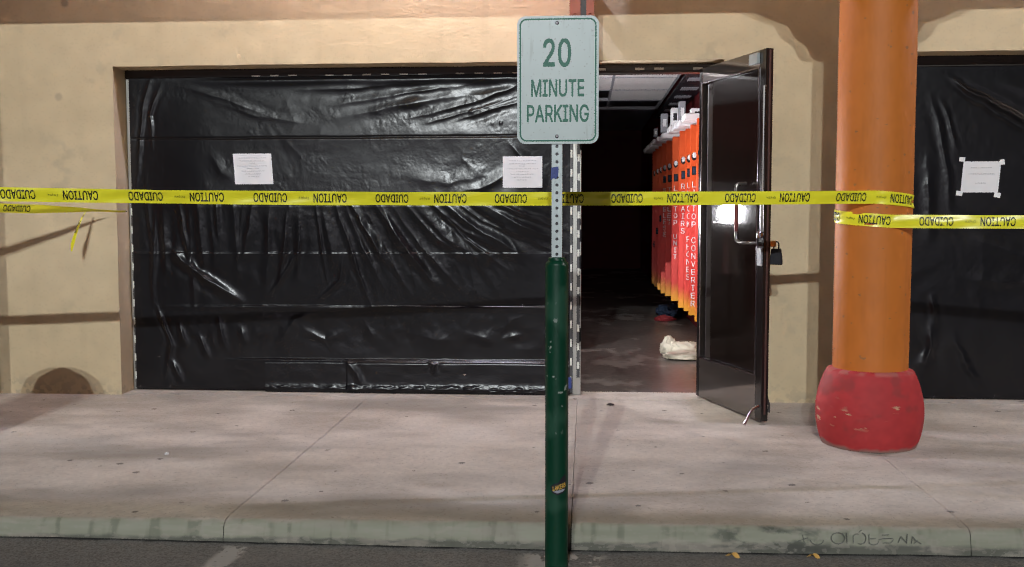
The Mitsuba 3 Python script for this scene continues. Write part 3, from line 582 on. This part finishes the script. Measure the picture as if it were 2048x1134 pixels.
put('edge_seal', dm(rbx(DW-0.0005, DW+0.006, -0.028, -0.016, 0.05, 2.12, 0.002)), 'seal_brown', GD)
# tubular pull handle
hp = [(0.655, 0.0, 1.38), (0.655, 0.045, 1.38), (0.652, 0.058, 1.37), (0.650, 0.060, 1.35), (0.650, 0.060, 1.08), (0.652, 0.058, 1.056), (0.660, 0.052, 1.042), (0.68, 0.05, 1.036), (0.765, 0.048, 1.036), (0.775, 0.03, 1.036), (0.776, 0.0, 1.036)]
put('pull_handle', dm(tube(np.array(hp), 0.010, 12)), 'steel_dull', GD, smooth=50)
put('handle_grip', dm(tube([(0.650, 0.060, 1.33), (0.650, 0.060, 1.2), (0.650, 0.060, 1.10)], 0.0115, 12)), 'grip', GD, smooth=50)
put('lock_cylinder', dm(tube([(0.845, -0.002, 1.085), (0.845, 0.012, 1.085), (0.845, 0.016, 1.085)], [0.020, 0.020, 0.016], 18)), 'chrome', GD, smooth=40)
put('thumb_turn', dm(rbx(0.839, 0.851, 0.014, 0.028, 1.065, 1.105, 0.003)), 'chrome', GD)
put('push_bar', dm(tube([(0.872, 0.0, 1.92), (0.872, 0.012, 1.92), (0.872, 0.012, 1.10)], 0.006, 8)), 'steel_dull', GD, smooth=40)
put('cover_plate', dm(rbx(0.815, 0.868, 0.0, 0.012, 0.905, 1.01, 0.004)), 'gray_box', GD)
put('bracket', dm(rbx(0.70, 0.80, 0.0, 0.02, 2.055, 2.115, 0.003)), 'galv', GD, label='pale metal plate at the top corner')
put('hasp', dm(rbx(DW-0.05, DW-0.008, -0.085, -0.044, 1.015, 1.050, 0.003)), 'brass', GD)
# kick-down holder with a short chain at the free corner
put('foot_holder', dm(tube([(DW-0.02, 0.005, 0.10), (DW-0.01, 0.045, 0.085), (DW+0.0, 0.075, 0.06), (DW+0.012, 0.095, 0.03), (DW+0.02, 0.115, 0.006)], [0.009, 0.007, 0.005, 0.007, 0.010], 10)), 'chrome', GD, smooth=50)
put('foot_holder_lever', dm(tube([(DW-0.02, -0.045, 0.16), (DW-0.015, -0.062, 0.10), (DW-0.01, -0.055, 0.06)], [0.008, 0.006, 0.009], 8)), 'dark_steel', GD, smooth=50)
# padlock
PLO = O+u*(DW-0.022)-nrm*0.080-np.array([0, 0, 0.022])
PL = thing('padlock', 'closed black padlock hanging at the free edge of the open door', 'padlock')
sh = tube([(-0.014, 0, 0.0), (-0.014, 0, 0.03)]+[(0.014*math.cos(t)*1.0, 0, 0.03+0.014*math.sin(t)) for t in np.linspace(math.pi, 0, 9)][1:]+[(0.014, 0, 0.0)], 0.0042, 10)
exl = np.array([0.93, -0.37, 0]); exl /= np.linalg.norm(exl); eyl = np.cross(Ez, exl)
put('shackle', frame_map(sh, PLO+np.array([0.012, 0, 1.022]), exl, eyl, Ez), 'dark_steel', PL, smooth=50)
body = trimesh.convex.convex_hull(np.vstack([rbx(-0.035, 0.035, -0.016, 0.016, -0.088, -0.06, 0.005).vertices, rbx(-0.027, 0.027, -0.015, 0.015, -0.01, 0.004, 0.004).vertices]))
put('body', frame_map(body, PLO+np.array([0.012, 0, 1.022]), exl, eyl, Ez), 'black_box', PL)

# ------------------------------------------------------------------ bollard, sign post, sign
BX, BY = -0.107, -2.80
BO = thing('bollard', 'dark green chipped steel pipe bollard standing at the kerb', 'bollard')
put('pipe', lathe([(0, -0.13), (0.0425, -0.13), (0.0425, 1.022), (0.0405, 1.030), (0.031, 1.040), (0.026, 1.044), (0.018, 1.044), (0, 1.044)], (BX, BY, 0), 56), 'green_paint', BO, smooth=40)
def on_pipe(poly_mesh, z0, phi0, r):
    m = poly_mesh.subdivide_to_size(0.006) if hasattr(poly_mesh, 'subdivide_to_size') else poly_mesh
    v = m.vertices; a = phi0+v[:, 0]/0.0425
    rr = r+v[:, 2]
    return trimesh.Trimesh(np.stack([BX+rr*np.sin(a), BY-rr*np.cos(a), z0+v[:, 1]], 1), m.faces, process=False)
stp = Polygon([(-0.026, 0.006), (-0.012, 0.016), (0.004, 0.020), (0.012, 0.034), (0.030, 0.050), (0.037, 0.030), (0.036, -0.004), (0.026, -0.018), (0.002, -0.026), (-0.018, -0.018), (-0.024, -0.006)])
put('sticker', on_pipe(extrude(stp, 0.0006), 0.205, 0.10, 0.0427), 'black_box', BO, label='torn dark sticker with yellow lettering')
put('sticker_band', on_pipe(extrude(Polygon([(-0.018, -0.012), (0.0, -0.019), (0.024, -0.012), (0.031, -0.004), (0.02, -0.004), (-0.002, -0.009)]), 0.0003), 0.205, 0.10, 0.0434), 'gray_box', BO)
lk = text('LAKERS', 0.017, 0.050, 0.0003, True); lk.apply_translation((-0.017, -0.006, 0)); vv = lk.vertices.copy(); vv[:, 1] += vv[:, 0]*0.28; lk.vertices = vv
scene['sticker_yellow'] = pr((0.62, 0.36, 0.06), 0.5)
put('sticker_lettering', on_pipe(lk, 0.205, 0.10, 0.0434), 'sticker_yellow', BO)
BS = key('blue_tape_scrap'); scene[BS] = mikit.ply(rbx(-0.118, -0.094, 0.118, 0.121, 0.055, 0.13, 0.0008), 'blue_tape'); tag(BS, 'blue masking tape holding the foot of the plastic sheet beside the silver doorway post', 'tape')
SP = thing('sign_post', 'galvanised square sign post with a row of punched holes', 'sign post')
PY = BY; hw = 0.019
front = sbox(BX-hw, 1.0, BX+hw, 1.905)
holes = shapely.union_all([Point(BX, z).buffer(0.0058, 8) for z in np.arange(1.062, 1.90, 0.0278)])
put('front_face', wallex(front.difference(holes), PY-hw, PY-hw+0.0025), 'galv', SP)
put('tube_wall', cat([bx(BX-hw, BX-hw+0.0025, PY-hw+0.0025, PY+hw, 1.0, 1.905), bx(BX+hw-0.0025, BX+hw, PY-hw+0.0025, PY+hw, 1.0, 1.905), bx(BX-hw+0.0025, BX+hw-0.0025, PY+hw-0.0025, PY+hw, 1.0, 1.905)]), 'galv', SP)
put('hole_shade', bx(BX-hw+0.003, BX+hw-0.003, PY-hw+0.006, PY-hw+0.007, 1.0, 1.90), 'black_box', SP)  # black sheet behind the punched holes, standing in for shade inside the tube
put('collar', lathe([(0.024, 1.040), (0.033, 1.040), (0.030, 1.050), (0.024, 1.052)], (BX, BY, 0), 24), 'green_paint', SP, smooth=30)
BT = thing('blue_tape_scrap', 'torn scrap of blue masking tape stuck on the sign post', 'tape')
put('strip', frame_map(extrude(Polygon([(-0.022, -0.022), (-0.012, -0.016), (-0.004, -0.020), (0.004, -0.008), (0.006, 0.012), (0.005, 0.026), (-0.021, 0.022)]), 0.0008), np.array([BX, PY-hw-0.0002, 1.353]), [1, 0, 0], [0, 0, 1], [0, -1, 0]), 'blue_tape', BT)
scene[BT] = scene.pop(BT+'__strip')
SG = thing('parking_sign', 'white sign with green border reading 20 MINUTE PARKING', 'sign')
SX0, SX1, SZ0, SZ1, SY = -0.2500, 0.0420, 1.4595, 1.9125, PY-hw-0.0035
rect = lambda i, r: sbox(SX0+i+r, SZ0+i+r, SX1-i-r, SZ1-i-r).buffer(r, quad_segs=10)
put('panel', wallex(rect(0, 0.031), SY-0.0022, SY), 'sign_white', SG)
scene['sign_white_edge'] = pr((0.5, 0.52, 0.5), 0.35, metallic=0.5)
ring = rect(0.0085, 0.026).difference(rect(0.0140, 0.021))
put('border', wallex(ring, SY-0.0028, SY-0.0022), 'sign_green', SG)
def sign_text(s, zbase, h, w, cx, bold=True):
    m = text(s, h, w, 0.0006, bold)
    return frame_map(m, np.array([cx-w/2, SY-0.0022, zbase]), [1, 0, 0], [0, 0, 1], [0, -1, 0])
put('lettering', sign_text('20', 1.736, 0.094, 0.100, -0.107), 'sign_green', SG, label='green number 20')
put('lettering', sign_text('MINUTE', 1.629, 0.058, 0.190, -0.105), 'sign_green', SG, label='green word MINUTE')
put('lettering', sign_text('PARKING', 1.539, 0.058, 0.222, -0.104), 'sign_green', SG, label='green word PARKING')
for z in (1.8875, 1.486):
    put('bolt', frame_map(lathe([(0, 0), (0.0066, 0), (0.0062, 0.0025), (0.004, 0.0042), (0, 0.0046)], (0, 0, 0), 16), np.array([BX, SY-0.0022, z]), [1, 0, 0], [0, 0, 1], [0, -1, 0]), 'chrome', SG, smooth=40)

# ------------------------------------------------------------------ caution tapes
TW = 0.066
class Path:
    def __init__(s, pts, tilt=None):
        s.p = np.asarray(pts, float); d = np.linalg.norm(np.diff(s.p, axis=0), axis=1); s.s = np.concatenate([[0], np.cumsum(d)]); s.L = s.s[-1]
        s.tl = np.zeros(len(s.p)) if tilt is None else np.asarray(tilt, float)
    def at(s, t, v, off=0.0):
        """point at arc length t, v across (up), off towards the viewer's side"""
        t = np.clip(t, 0, s.L); P = np.stack([np.interp(t, s.s, s.p[:, k]) for k in range(3)], -1)
        e = 0.02; A = np.stack([np.interp(np.clip(t+e, 0, s.L), s.s, s.p[:, k]) for k in range(3)], -1)-np.stack([np.interp(np.clip(t-e, 0, s.L), s.s, s.p[:, k]) for k in range(3)], -1)
        A /= np.linalg.norm(A, axis=-1, keepdims=True); tl = np.interp(t, s.s, s.tl)
        upv = np.broadcast_to([0, 0, 1.0], A.shape); upv = upv-A*np.sum(A*upv, -1, keepdims=True); upv /= np.linalg.norm(upv, axis=-1, keepdims=True)
        out = np.cross(A, upv)
        U = upv*np.cos(tl)[..., None]+out*np.sin(tl)[..., None]; N = out*np.cos(tl)[..., None]-upv*np.sin(tl)[..., None]
        crease = 0.0016*np.sin(v/TW*7+1.5*np.sin(t*1.7))+0.0018*np.sin(t*11+v*40)+0.0012*np.sin(t*31-v*90+2*np.sin(t*3))
        return P+U*v[..., None]+N*(crease+off)[..., None]
def tape_band(path, width=None, s0=0, s1=None, step=0.02):
    s1 = path.L if s1 is None else s1
    ts = np.linspace(s0, s1, max(int((s1-s0)/step), 4)); vs = np.linspace(-0.5, 0.5, 9)
    Tt, V = np.meshgrid(ts, vs, indexing='ij'); W = np.broadcast_to(TW if width is None else np.interp(Tt, *width), Tt.shape)
    P = path.at(Tt, V*W); return trimesh.Trimesh(P.reshape(-1, 3), grid_faces(*Tt.shape), process=False)
CA, CU = text('CAUTION', 0.041, 0.155, 0.0003, True), text('CUIDADO', 0.041, 0.155, 0.0003, True)
EM = text('Empire', 0.011, 0.046, 0.0003)
def tape_letters(path, start, period=0.569, squash=1.0, lo=0, hi=None, small=True):
    """CAUTION / maker's name / CUIDADO printed along the tape, upside down as it hangs; start = arc length of a CAUTION's left end"""
    hi = path.L if hi is None else hi; out = []
    k = -20
    while start+k*period < hi+1:
        for m0, off, w, hgt in ((CA, 0.0, 0.155, 0.041), (CU, 0.291, 0.155, 0.041))+(((EM, 0.500, 0.046, 0.009),) if small else ()):
            a = start+k*period+off
            if a < lo or a+w > hi: continue
            m = m0.copy(); v = m.vertices.copy()
            v[:, 0] = w-v[:, 0]; v[:, 1] = hgt/2-v[:, 1]                # turned by half a turn
            m = trimesh.Trimesh(v, m.faces, process=False).subdivide_to_size(0.03)
            v = m.vertices; P = path.at(a+v[:, 0], v[:, 1]*squash+0.001, 0.0007+v[:, 2])
            out.append(trimesh.Trimesh(P, m.faces, process=False))
        k += 1
    return out
def wrap(a0, a1, z0, z1, r=CR+0.004, n=40):
    a = np.linspace(a0, a1, n); return [(CX+r*math.sin(t), CY-r*math.cos(t), z0+(z1-z0)*i/(n-1)) for i, t in enumerate(a)]
# first tape: from a post left of the frame, across everything, round the column
L0 = np.array([-4.28, -2.30, 1.335])
tang = math.radians(-10)
w1 = wrap(tang, math.radians(150), 1.287, 1.24)
Rr = np.array(w1[0])
tt = np.linspace(0, 1, 60)[:-1]
line = [L0+(Rr-L0)*t+np.array([0, 0, -0.028*math.sin(math.pi*t)]) for t in tt]
P1 = Path(np.vstack([line, w1]), tilt=np.concatenate([0.28*np.sin(np.pi*tt)**0.5*(1-0.45*tt)+0.15*np.sin(tt*17+1)*np.sin(tt*5.3+0.4)+0.12*np.sin(tt*41)*np.sin(tt*9), np.zeros(len(w1))]))
sR = P1.s[len(line)]
T1 = thing('caution_tape', 'long yellow caution tape stretched across the whole shopfront at chest height', 'caution tape')
put('band', tape_band(P1), 'tape_yellow', T1, smooth=True)
for m_ in tape_letters(P1, sR+0.062-0.0): put('lettering', m_, 'ink', T1)
# second tape: round the column and off to the right
w2 = wrap(math.radians(-150), math.radians(12), 1.205, 1.166)
R1 = np.array([4.6, -2.05, 1.215]); A0 = np.array(w2[-1])
tt = np.linspace(0, 1, 40)[1:]
P2 = Path(np.vstack([w2, [A0+(R1-A0)*t+np.array([0, 0, -0.02*math.sin(math.pi*t)]) for t in tt]]))
sA = P2.s[len(w2)-1]
T2 = thing('caution_tape', 'yellow caution tape leading from the orange column out of view to the right', 'caution tape')
put('band', tape_band(P2), 'tape_yellow', T2, smooth=True)
for m_ in tape_letters(P2, sA-0.165): put('lettering', m_, 'ink', T2)
# third tape: nailed at the window jamb, going out to the left, with a hanging end
N0 = np.array([-3.035, -0.006, 1.224]); N1 = np.array([-3.98, -0.945, 1.258])
tt = np.linspace(0, 1, 40); pl = [N1+(N0-N1)*t for t in tt]
P3 = Path(pl, tilt=0.2+1.0*tt**2)
T3 = thing('caution_tape', 'twisted yellow caution tape nailed beside the window with a loose end hanging', 'caution tape')
put('band', tape_band(P3, width=([0, P3.L*0.6, P3.L*0.8, P3.L*0.95, P3.L], [0.066, 0.06, 0.04, 0.022, 0.03])), 'tape_yellow', T3, smooth=True)
for m_ in tape_letters(P3, 0.30, small=False, hi=P3.L*0.62): put('lettering', m_, 'ink', T3)
ta = np.array([(-3.255, -0.105, 1.222), (-3.272, -0.125, 1.18), (-3.292, -0.14, 1.12), (-3.308, -0.15, 1.07), (-3.322, -0.155, 1.02), (-3.330, -0.16, 0.965)])
wid = np.array([0.010, 0.016, 0.022, 0.034, 0.040, 0.012]); side = np.array([[0.9, -0.4, 0.25]]*6); side /= np.linalg.norm(side, axis=1, keepdims=True)
V = np.stack([ta-side*wid[:, None]/2, ta+np.array([0, -0.006, 0]), ta+side*wid[:, None]/2], 1)
put('loose_end', trimesh.Trimesh(V.reshape(-1, 3), grid_faces(6, 3), process=False), 'tape_yellow', T3, smooth=True, label='loose end hanging down')
em = text('CAUTION', 0.014, 0.085, 0.0003, True)
put('loose_end_lettering', frame_map(em, np.array([-3.279, -0.150, 1.165]), [-0.33, -0.16, -0.93], [0.93, -0.2, -0.3], [0.05, -0.97, 0.2]), 'ink', T3)
put('nail', tube([(-3.035, 0.01, 1.224), (-3.035, -0.014, 1.224)], 0.004, 8), 'dark_steel', T3)

# ------------------------------------------------------------------ red steel hanger seen behind the parking sign
HB = thing('hanging_bracket', 'red painted double steel hanger coming down from the soffit behind the parking sign', 'bracket')
for x0, x1 in ((-0.103, -0.040), (-0.006, 0.040)):
    m = wallex(sbox(x0, 1.80, x1, 4.03).difference(shapely.union_all([Point((x0+x1)/2, z).buffer(0.009, 6) for z in (2.36, 2.62, 2.9, 3.2)])), -0.50, -0.49)
    put('face_bar', m, 'rust_red', HB)
    put('side_plate', bx(x0+0.004, x1-0.004, -0.488, -0.11, 1.80, 4.03), 'rust_red', HB)
put('core_plate', bx(-0.040, -0.006, -0.485, -0.11, 1.80, 4.03), 'dark_steel', HB)
for z in (2.31, 2.60): put('wall_arm', bx(-0.060, 0.020, -0.11, 0.0, z, z+0.035), 'rust_red', HB)

# ------------------------------------------------------------------ inside the shop: racks along the right wall
RACKS = [(0.905, 2.55, 'UNLOCK PHONES'), (0.900, 2.92, 'LAPTOP CONVERTER'), (0.880, 3.22, 'UNLOCK PHONES'), (0.872, 3.60, ''), (0.868, 3.96, 'REPAIR UNIT'), (0.858, 4.55, 'TABLET'), (0.840, 4.95, 'WIRELESS'), (0.835, 5.40, ''), (0.83, 5.85, ''), (0.83, 6.35, '')]
RACKS = [(0.905, 2.00, 'UNLOCK PHONES'), (0.905, 2.52, 'LAPTOP CONVERTER'), (0.900, 2.90, 'UNLOCK PHONES'), (0.876, 3.22, 'REPAIRS'), (0.870, 3.96, 'LAPTOP UNIT'), (0.856, 4.57, 'TABLET'), (0.836, 4.95, 'WIRELESS'), (0.835, 5.45, ''), (0.83, 5.95, ''), (0.83, 6.45, '')]
WHO = ['first orange rack panel inside the door, seen through the door glass', 'second orange rack panel, lettered LAPTOP CONVERTER, beside the door edge', 'third orange rack panel from the door, lettered UNLOCK PHONES', 'fourth orange rack panel, with red ornaments',
       'fifth orange rack panel from the door, lettered in white', 'orange rack panel lettered TABLET', 'narrow orange rack panel just beyond the TABLET one', 'dim eighth rack panel deep in the shop', 'dim ninth rack panel deep in the shop', 'last dim rack panel deep in the shop']
rr_ = np.random.default_rng(3)
for (x0, y, word), who in zip(RACKS, WHO):
    t = thing('display_rack', who, 'display rack', 'orange display racks along the shop wall')
    zt = 1.985-0.012*rr_.random()
    put('end_panel', rbx(x0, 1.155, y, y+0.025, 0.30, zt, 0.002), 'rack_print', t)
    put('back_board', bx(1.13, 1.155, y+0.025, y+0.34, 0.32, zt-0.02), 'rack_red', t)
    for z in (0.55, 0.85, 1.15, 1.45): put('shelf', rbx(x0+0.06, 1.13, y+0.026, y+0.30, z, z+0.015, 0.002), 'rack_red', t)
    put('top_shelf', rbx(x0-0.10, 1.154, y+0.03, y+0.30, zt-0.01, zt+0.045, 0.006), 'white_box', t)
    if word:
        n = len(word); pitch = min(0.070, 1.14/n); z = 1.50
        ms = []
        for ch in word:
            if ch != ' ':
                m = text(ch, pitch*0.72, min(0.036, pitch*0.6) if ch != 'I' else None, 0.0008); w = m.extents[0]
                ms.append(frame_map(m, np.array([x0+0.036-w/2, y-0.0002, z-pitch]), [1, 0, 0], [0, 0, 1], [0, -1, 0]))
            z -= pitch
        put('lettering', cat(ms), 'white_paint', t, kind='stuff')
    e = lathe([(0, 0), (0.024, 0), (0.024, 0.001), (0, 0.001)], (0, 0, 0), 20); e.apply_scale((1, 1.5, 1))
    put('emblem', frame_map(e, np.array([x0+0.034, y, 1.70]), [1, 0, 0], [0, 0, 1], [0, -1, 0]), 'black_box', t)
    e2 = lathe([(0, 0.001), (0.017, 0.001), (0.017, 0.002), (0, 0.002)], (0, 0, 0), 16); e2.apply_scale((1, 1.5, 1))
    put('emblem_dot', frame_map(e2, np.array([x0+0.036, y, 1.71]), [1, 0, 0], [0, 0, 1], [0, -1, 0]), 'white_paint', t)
    q = rr_.random(); zq = 0.62+0.5*q if not word else 1.52+0.03*q; ph = rbx(x0+0.016, x0+0.056, y-0.008, y, zq, zq+0.075, 0.003)
    put('phone_picture', ph, 'black_box', t); put('phone_screen', rbx(x0+0.022, x0+0.050, y-0.0095, y-0.008, zq+0.012, zq+0.063, 0.0005), 'cloth_blue', t)
for i, (x, y, w, h, d, mt, nm, lb) in enumerate([(0.80, 3.28, .07, .17, .14, 'white_box', 'package', 'white upright box standing on the second white shelf top'), (0.845, 2.98, .06, .20, .12, 'gray_box', 'package', 'grey box on the shelf top nearest the doorway edge'),
                                                (0.760, 4.05, .07, .19, .12, 'gray_box', 'package', 'tall grey carton beside a white gadget'), (0.85, 4.10, .08, .10, .10, 'white_box', 'gadget', 'small white gadget box with a dark lens'),
                                                (0.73, 4.68, .04, .09, .08, 'gray_box', 'package', 'short grey carton on a dim shelf top'), (0.92, 2.62, .12, .10, .14, 'white_box', 'package', 'white open carton on the frontmost shelf top')]):
    t = thing(nm, lb, 'box')
    put('carton', rbx(x, x+w, y, y+d, 2.030, 2.030+h, 0.004), mt, t)
    put('front_print', rbx(x+w*0.25, x+w*0.75, y-0.002, y, 2.030+h*0.3, 2.030+h*0.7, 0.0008), 'black_box' if mt == 'white_box' else 'white_box', t)
# heap of clothes under the racks, crumpled white bag
def blob(c, s, seed, amp=0.5, n=4):
    m = trimesh.creation.icosphere(n); v = m.vertices.copy(); d = 1+amp*(meshkit.fbm(v*1.7+seed, 4, seed)-0.5)-amp*0.6*np.abs(meshkit.fbm(v*4.1+seed, 3, seed+3)-0.5)
    v = v*d[:, None]*np.array(s); v[:, 2] = np.where(v[:, 2] < 0, v[:, 2]*0.3, v[:, 2]); v += np.array(c); m.vertices = v; m.vertices[:, 2] -= m.vertices[:, 2].min()-0.001; return m
BG = thing('plastic_bag', 'crumpled cream plastic bag lying on the shop floor', 'bag')
put('body', cat([blob((0.86, 2.05, 0.06), (0.16, 0.16, 0.10), 4, 0.9), blob((0.80, 1.86, 0.03), (0.17, 0.10, 0.06), 8, 0.9)]), 'bag', BG, smooth=60)
put('knot', blob((0.70, 2.12, 0.10), (0.07, 0.09, 0.12), 15, 0.8), 'bag', BG, smooth=60)
scene['cloth_heap'] = mikit.ply(blob((0.98, 5.5, 0.06), (0.15, 0.45, 0.09), 21, 1.0), 'cloth_blue', smooth=60); tag('cloth_heap', 'dark blue cloth heaped under the racks', 'cloth')
scene['red_cloth'] = mikit.ply(blob((0.88, 4.9, 0.04), (0.12, 0.16, 0.04), 29, 1.0), 'cloth_red', smooth=60); tag('red_cloth', 'small red cloth lying in front of the blue heap', 'cloth')
DC = thing('lamp_block_case', 'added dark case, unseen behind the sheeted window, blocking lamp light from the deep shop', 'display case')  # unseen case added to keep the lamp off the far racks
put('carcass', rbx(-1.9, -0.10, 2.30, 2.62, 0.08, 1.50, 0.01), 'dark_paint', DC); put('plinth', rbx(-1.86, -0.10, 2.34, 2.58, 0.001, 0.079, 0.004), 'black_box', DC)
# counter and clutter deep in the shop (dark)
CT = thing('shop_counter', 'dark counter standing deep in the shop', 'counter')
put('body', rbx(-2.6, -0.4, 6.4, 7.0, 0.001, 0.95, 0.01), 'dark_paint', CT); put('top', rbx(-2.65, -0.35, 6.35, 7.05, 0.951, 0.99, 0.006), 'black_box', CT)
# lamp standing inside behind the sheeted window: it lights the racks and shows in the door glass
WL = thing('work_lamp', 'white lamp on a pale stand inside the shop, mirrored in the door glass', 'lamp')
wx_, wy_, wz_ = WORK_LAMP
scene[WL+'__globe'] = {'type': 'sphere', 'center': [float(wx_), float(wy_), float(wz_)+0.02], 'radius': 0.085, 'bsdf': ref('white_paint'), 'emitter': {'type': 'area', 'radiance': {'type': 'rgb', 'value': list(WORK_RAD)}}}
put('shade_tray', lathe([(0, -0.075), (0.15, -0.075), (0.16, -0.06), (0, -0.055)], (wx_, wy_, wz_), 28), 'white_box', WL)  # added under the globe to keep its light off the floor
put('stand', rbx(wx_-0.085, wx_+0.05, wy_-0.03, wy_+0.03, 0.70, wz_-0.077, 0.006), 'white_box', WL)
put('stem', tube([(wx_, wy_, 0.02), (wx_, wy_, 0.70)], 0.014, 10), 'dark_steel', WL, smooth=40)
put('foot', lathe([(0, 0.001), (0.16, 0.001), (0.16, 0.015), (0.02, 0.03), (0, 0.03)], (wx_, wy_, 0), 24), 'dark_steel', WL)

# ------------------------------------------------------------------ small things on the ground
def leaf(x, y, rot, s, label):
    U, V = np.meshgrid(np.linspace(-1, 1, 13), np.linspace(-1, 1, 5), indexing='ij')
    w = np.clip(1-U**2, 0, 1)**0.7*0.45; px = U*s; py = V*w*s; pz = 0.006+s*0.55*(0.9-np.abs(U))*0.9+0.25*s*V*np.sin(U*3)
    c, n = math.cos(rot), math.sin(rot)
    P = np.stack([x+c*px-n*py, y+n*px+c*py, -0.105+np.clip(pz, 0.004, None)], -1)
    k = key('fallen_leaf'); scene[k] = mikit.ply(trimesh.Trimesh(P.reshape(-1, 3), grid_faces(13, 5), process=False), 'leaf', smooth=True); tag(k, label, 'leaf', 'dry leaves below the kerb')
leaf(0.562, -2.655, -0.3, 0.028, 'dry yellow leaf below the kerb, straight under the open door')
leaf(0.868, -2.640, -0.25, 0.025, 'dry yellow leaf below the kerb, under the scratched letters')
PB = key('pebble')
scene[PB] = mikit.ply(blob((-2.10, -1.62, 0.0), (0.012, 0.010, 0.009), 3, 0.6, 2), 'white_paint', smooth=40); tag(PB, 'small white crumb on the pavement in front of the plastic', 'litter')
LB = key('litter_scrap')
scene[LB] = mikit.ply(blob((0.155, -0.16, 0.0), (0.024, 0.018, 0.010), 13, 0.8, 2), 'dark_steel', smooth=40); tag(LB, 'dark scrap on the pavement before the doorway', 'litter')

# ------------------------------------------------------------------ outside the frame: what lights and shades the place
LL = thing('lot_lamp', 'parking lot lamp pole with two heads', 'lamp post')
px, py = (LOT_A[0]+LOT_B[0])/2, LOT_A[1]-0.05
put('pole', tube([(px, py, -0.12), (px, py, 14.12)], [0.16, 0.09], 14), 'dark_steel', LL, smooth=40)
put('arm', bx(LOT_A[0], LOT_B[0], py-0.03, py+0.03, 14.10, 14.16), 'dark_steel', LL)
for c, rad in ((LOT_A, LOT_RAD_A), (LOT_B, LOT_RAD_B)):
    tgt = np.array([-0.6, 0, 0.9]); n = tgt-c; n /= np.linalg.norm(n); ex = np.cross(n, [0, 0, 1.0]); ex /= np.linalg.norm(ex); ey = np.cross(ex, n)
    put('head', frame_map(rbx(-0.18, 0.18, -0.15, 0.15, -0.10, -0.004, 0.01), c, -ex, ey, n), 'dark_steel', LL)
    q = trimesh.Trimesh([[-0.13, -0.11, 0], [0.13, -0.11, 0], [0.13, 0.11, 0], [-0.13, 0.11, 0]], [[0, 1, 2], [0, 2, 3]], process=False)
    q = frame_map(q, c, ex, ey, n)
    if q.face_normals[0]@n < 0: q.invert()
    k = put('lens', q, 'white_paint', LL); scene[k]['emitter'] = {'type': 'area', 'radiance': {'type': 'rgb', 'value': list(rad)}, 'sampling_weight': 2.0}
for dx, lb in ((0.0, 'bare bulb lamp under the walkway soffit over the large window'), (5.75, 'bare bulb lamp under the soffit of the next bay')):
    CL = thing('soffit_lamp', lb, 'lamp')
    scene[CL+'__bulb'] = {'type': 'sphere', 'center': (CANOPY_LAMP+np.array([dx, 0, 0])).tolist(), 'radius': 0.028, 'bsdf': ref('white_paint'), 'emitter': {'type': 'area', 'radiance': {'type': 'rgb', 'value': list(CANOPY_RAD)}, 'sampling_weight': 2.0 if dx == 0 else 1.0}}
    put('holder', lathe([(0, 0.030), (0.030, 0.030), (0.06, 0.179), (0, 0.179)], CANOPY_LAMP+np.array([dx, 0, 0]), 20), 'dark_steel', CL)
# a post and a domed litter bin standing left of the frame throw the shadows at the wall's end
PO = thing('steel_post', 'steel post carrying the ends of the tapes', 'post')
put('pipe', tube([(-4.035, -1.10, 0), (-4.035, -1.10, 2.86)], 0.16, 24), 'orange_paint', PO, smooth=40)
put('low_pipe', tube([(-4.30, -2.32, 0), (-4.30, -2.32, 1.40)], 0.045, 16), 'green_paint', PO, smooth=40)
BN = thing('litter_bin', 'round litter bin with domed lid', 'litter bin')
put('drum', lathe([(0, 0), (0.235, 0), (0.245, 0.02), (0.245, 0.46), (0, 0.46)], (-3.49, -1.25, 0), 40), 'galv', BN, smooth=40)
put('lid', lathe([(0.25, 0.46), (0.25, 0.48), (0.215, 0.555), (0.13, 0.61), (0, 0.63)], (-3.49, -1.25, 0), 40), 'dark_steel', BN, smooth=40)

# added shop row, out of view: its glowing window fills the shadows and plastic sheen
RW = thing('added_shop_row', 'added row of shops across the parking lot, its long window glowing as fill light', 'building')
WX = [-13.5]
fr_ = sbox(-20, -0.1, 20, 5.4)
for x in WX: fr_ = fr_.difference(sbox(x, 0.5, x+27.0, 2.6))
put('wall', wallex(fr_, -32.3, -32.0), 'stucco', RW)
put('roof', bx(-20, 20, -40, -32.301, 5.2, 5.4), 'dark_paint', RW)
for x in WX:
    q = bx(x, x+27.0, -32.26, -32.24, 0.5, 2.6)
    k = put('window', q, 'white_paint', RW); scene[k]['emitter'] = {'type': 'area', 'radiance': {'type': 'rgb', 'value': list(FILL_ROW_RAD)}}  # glowing panel added as fill light
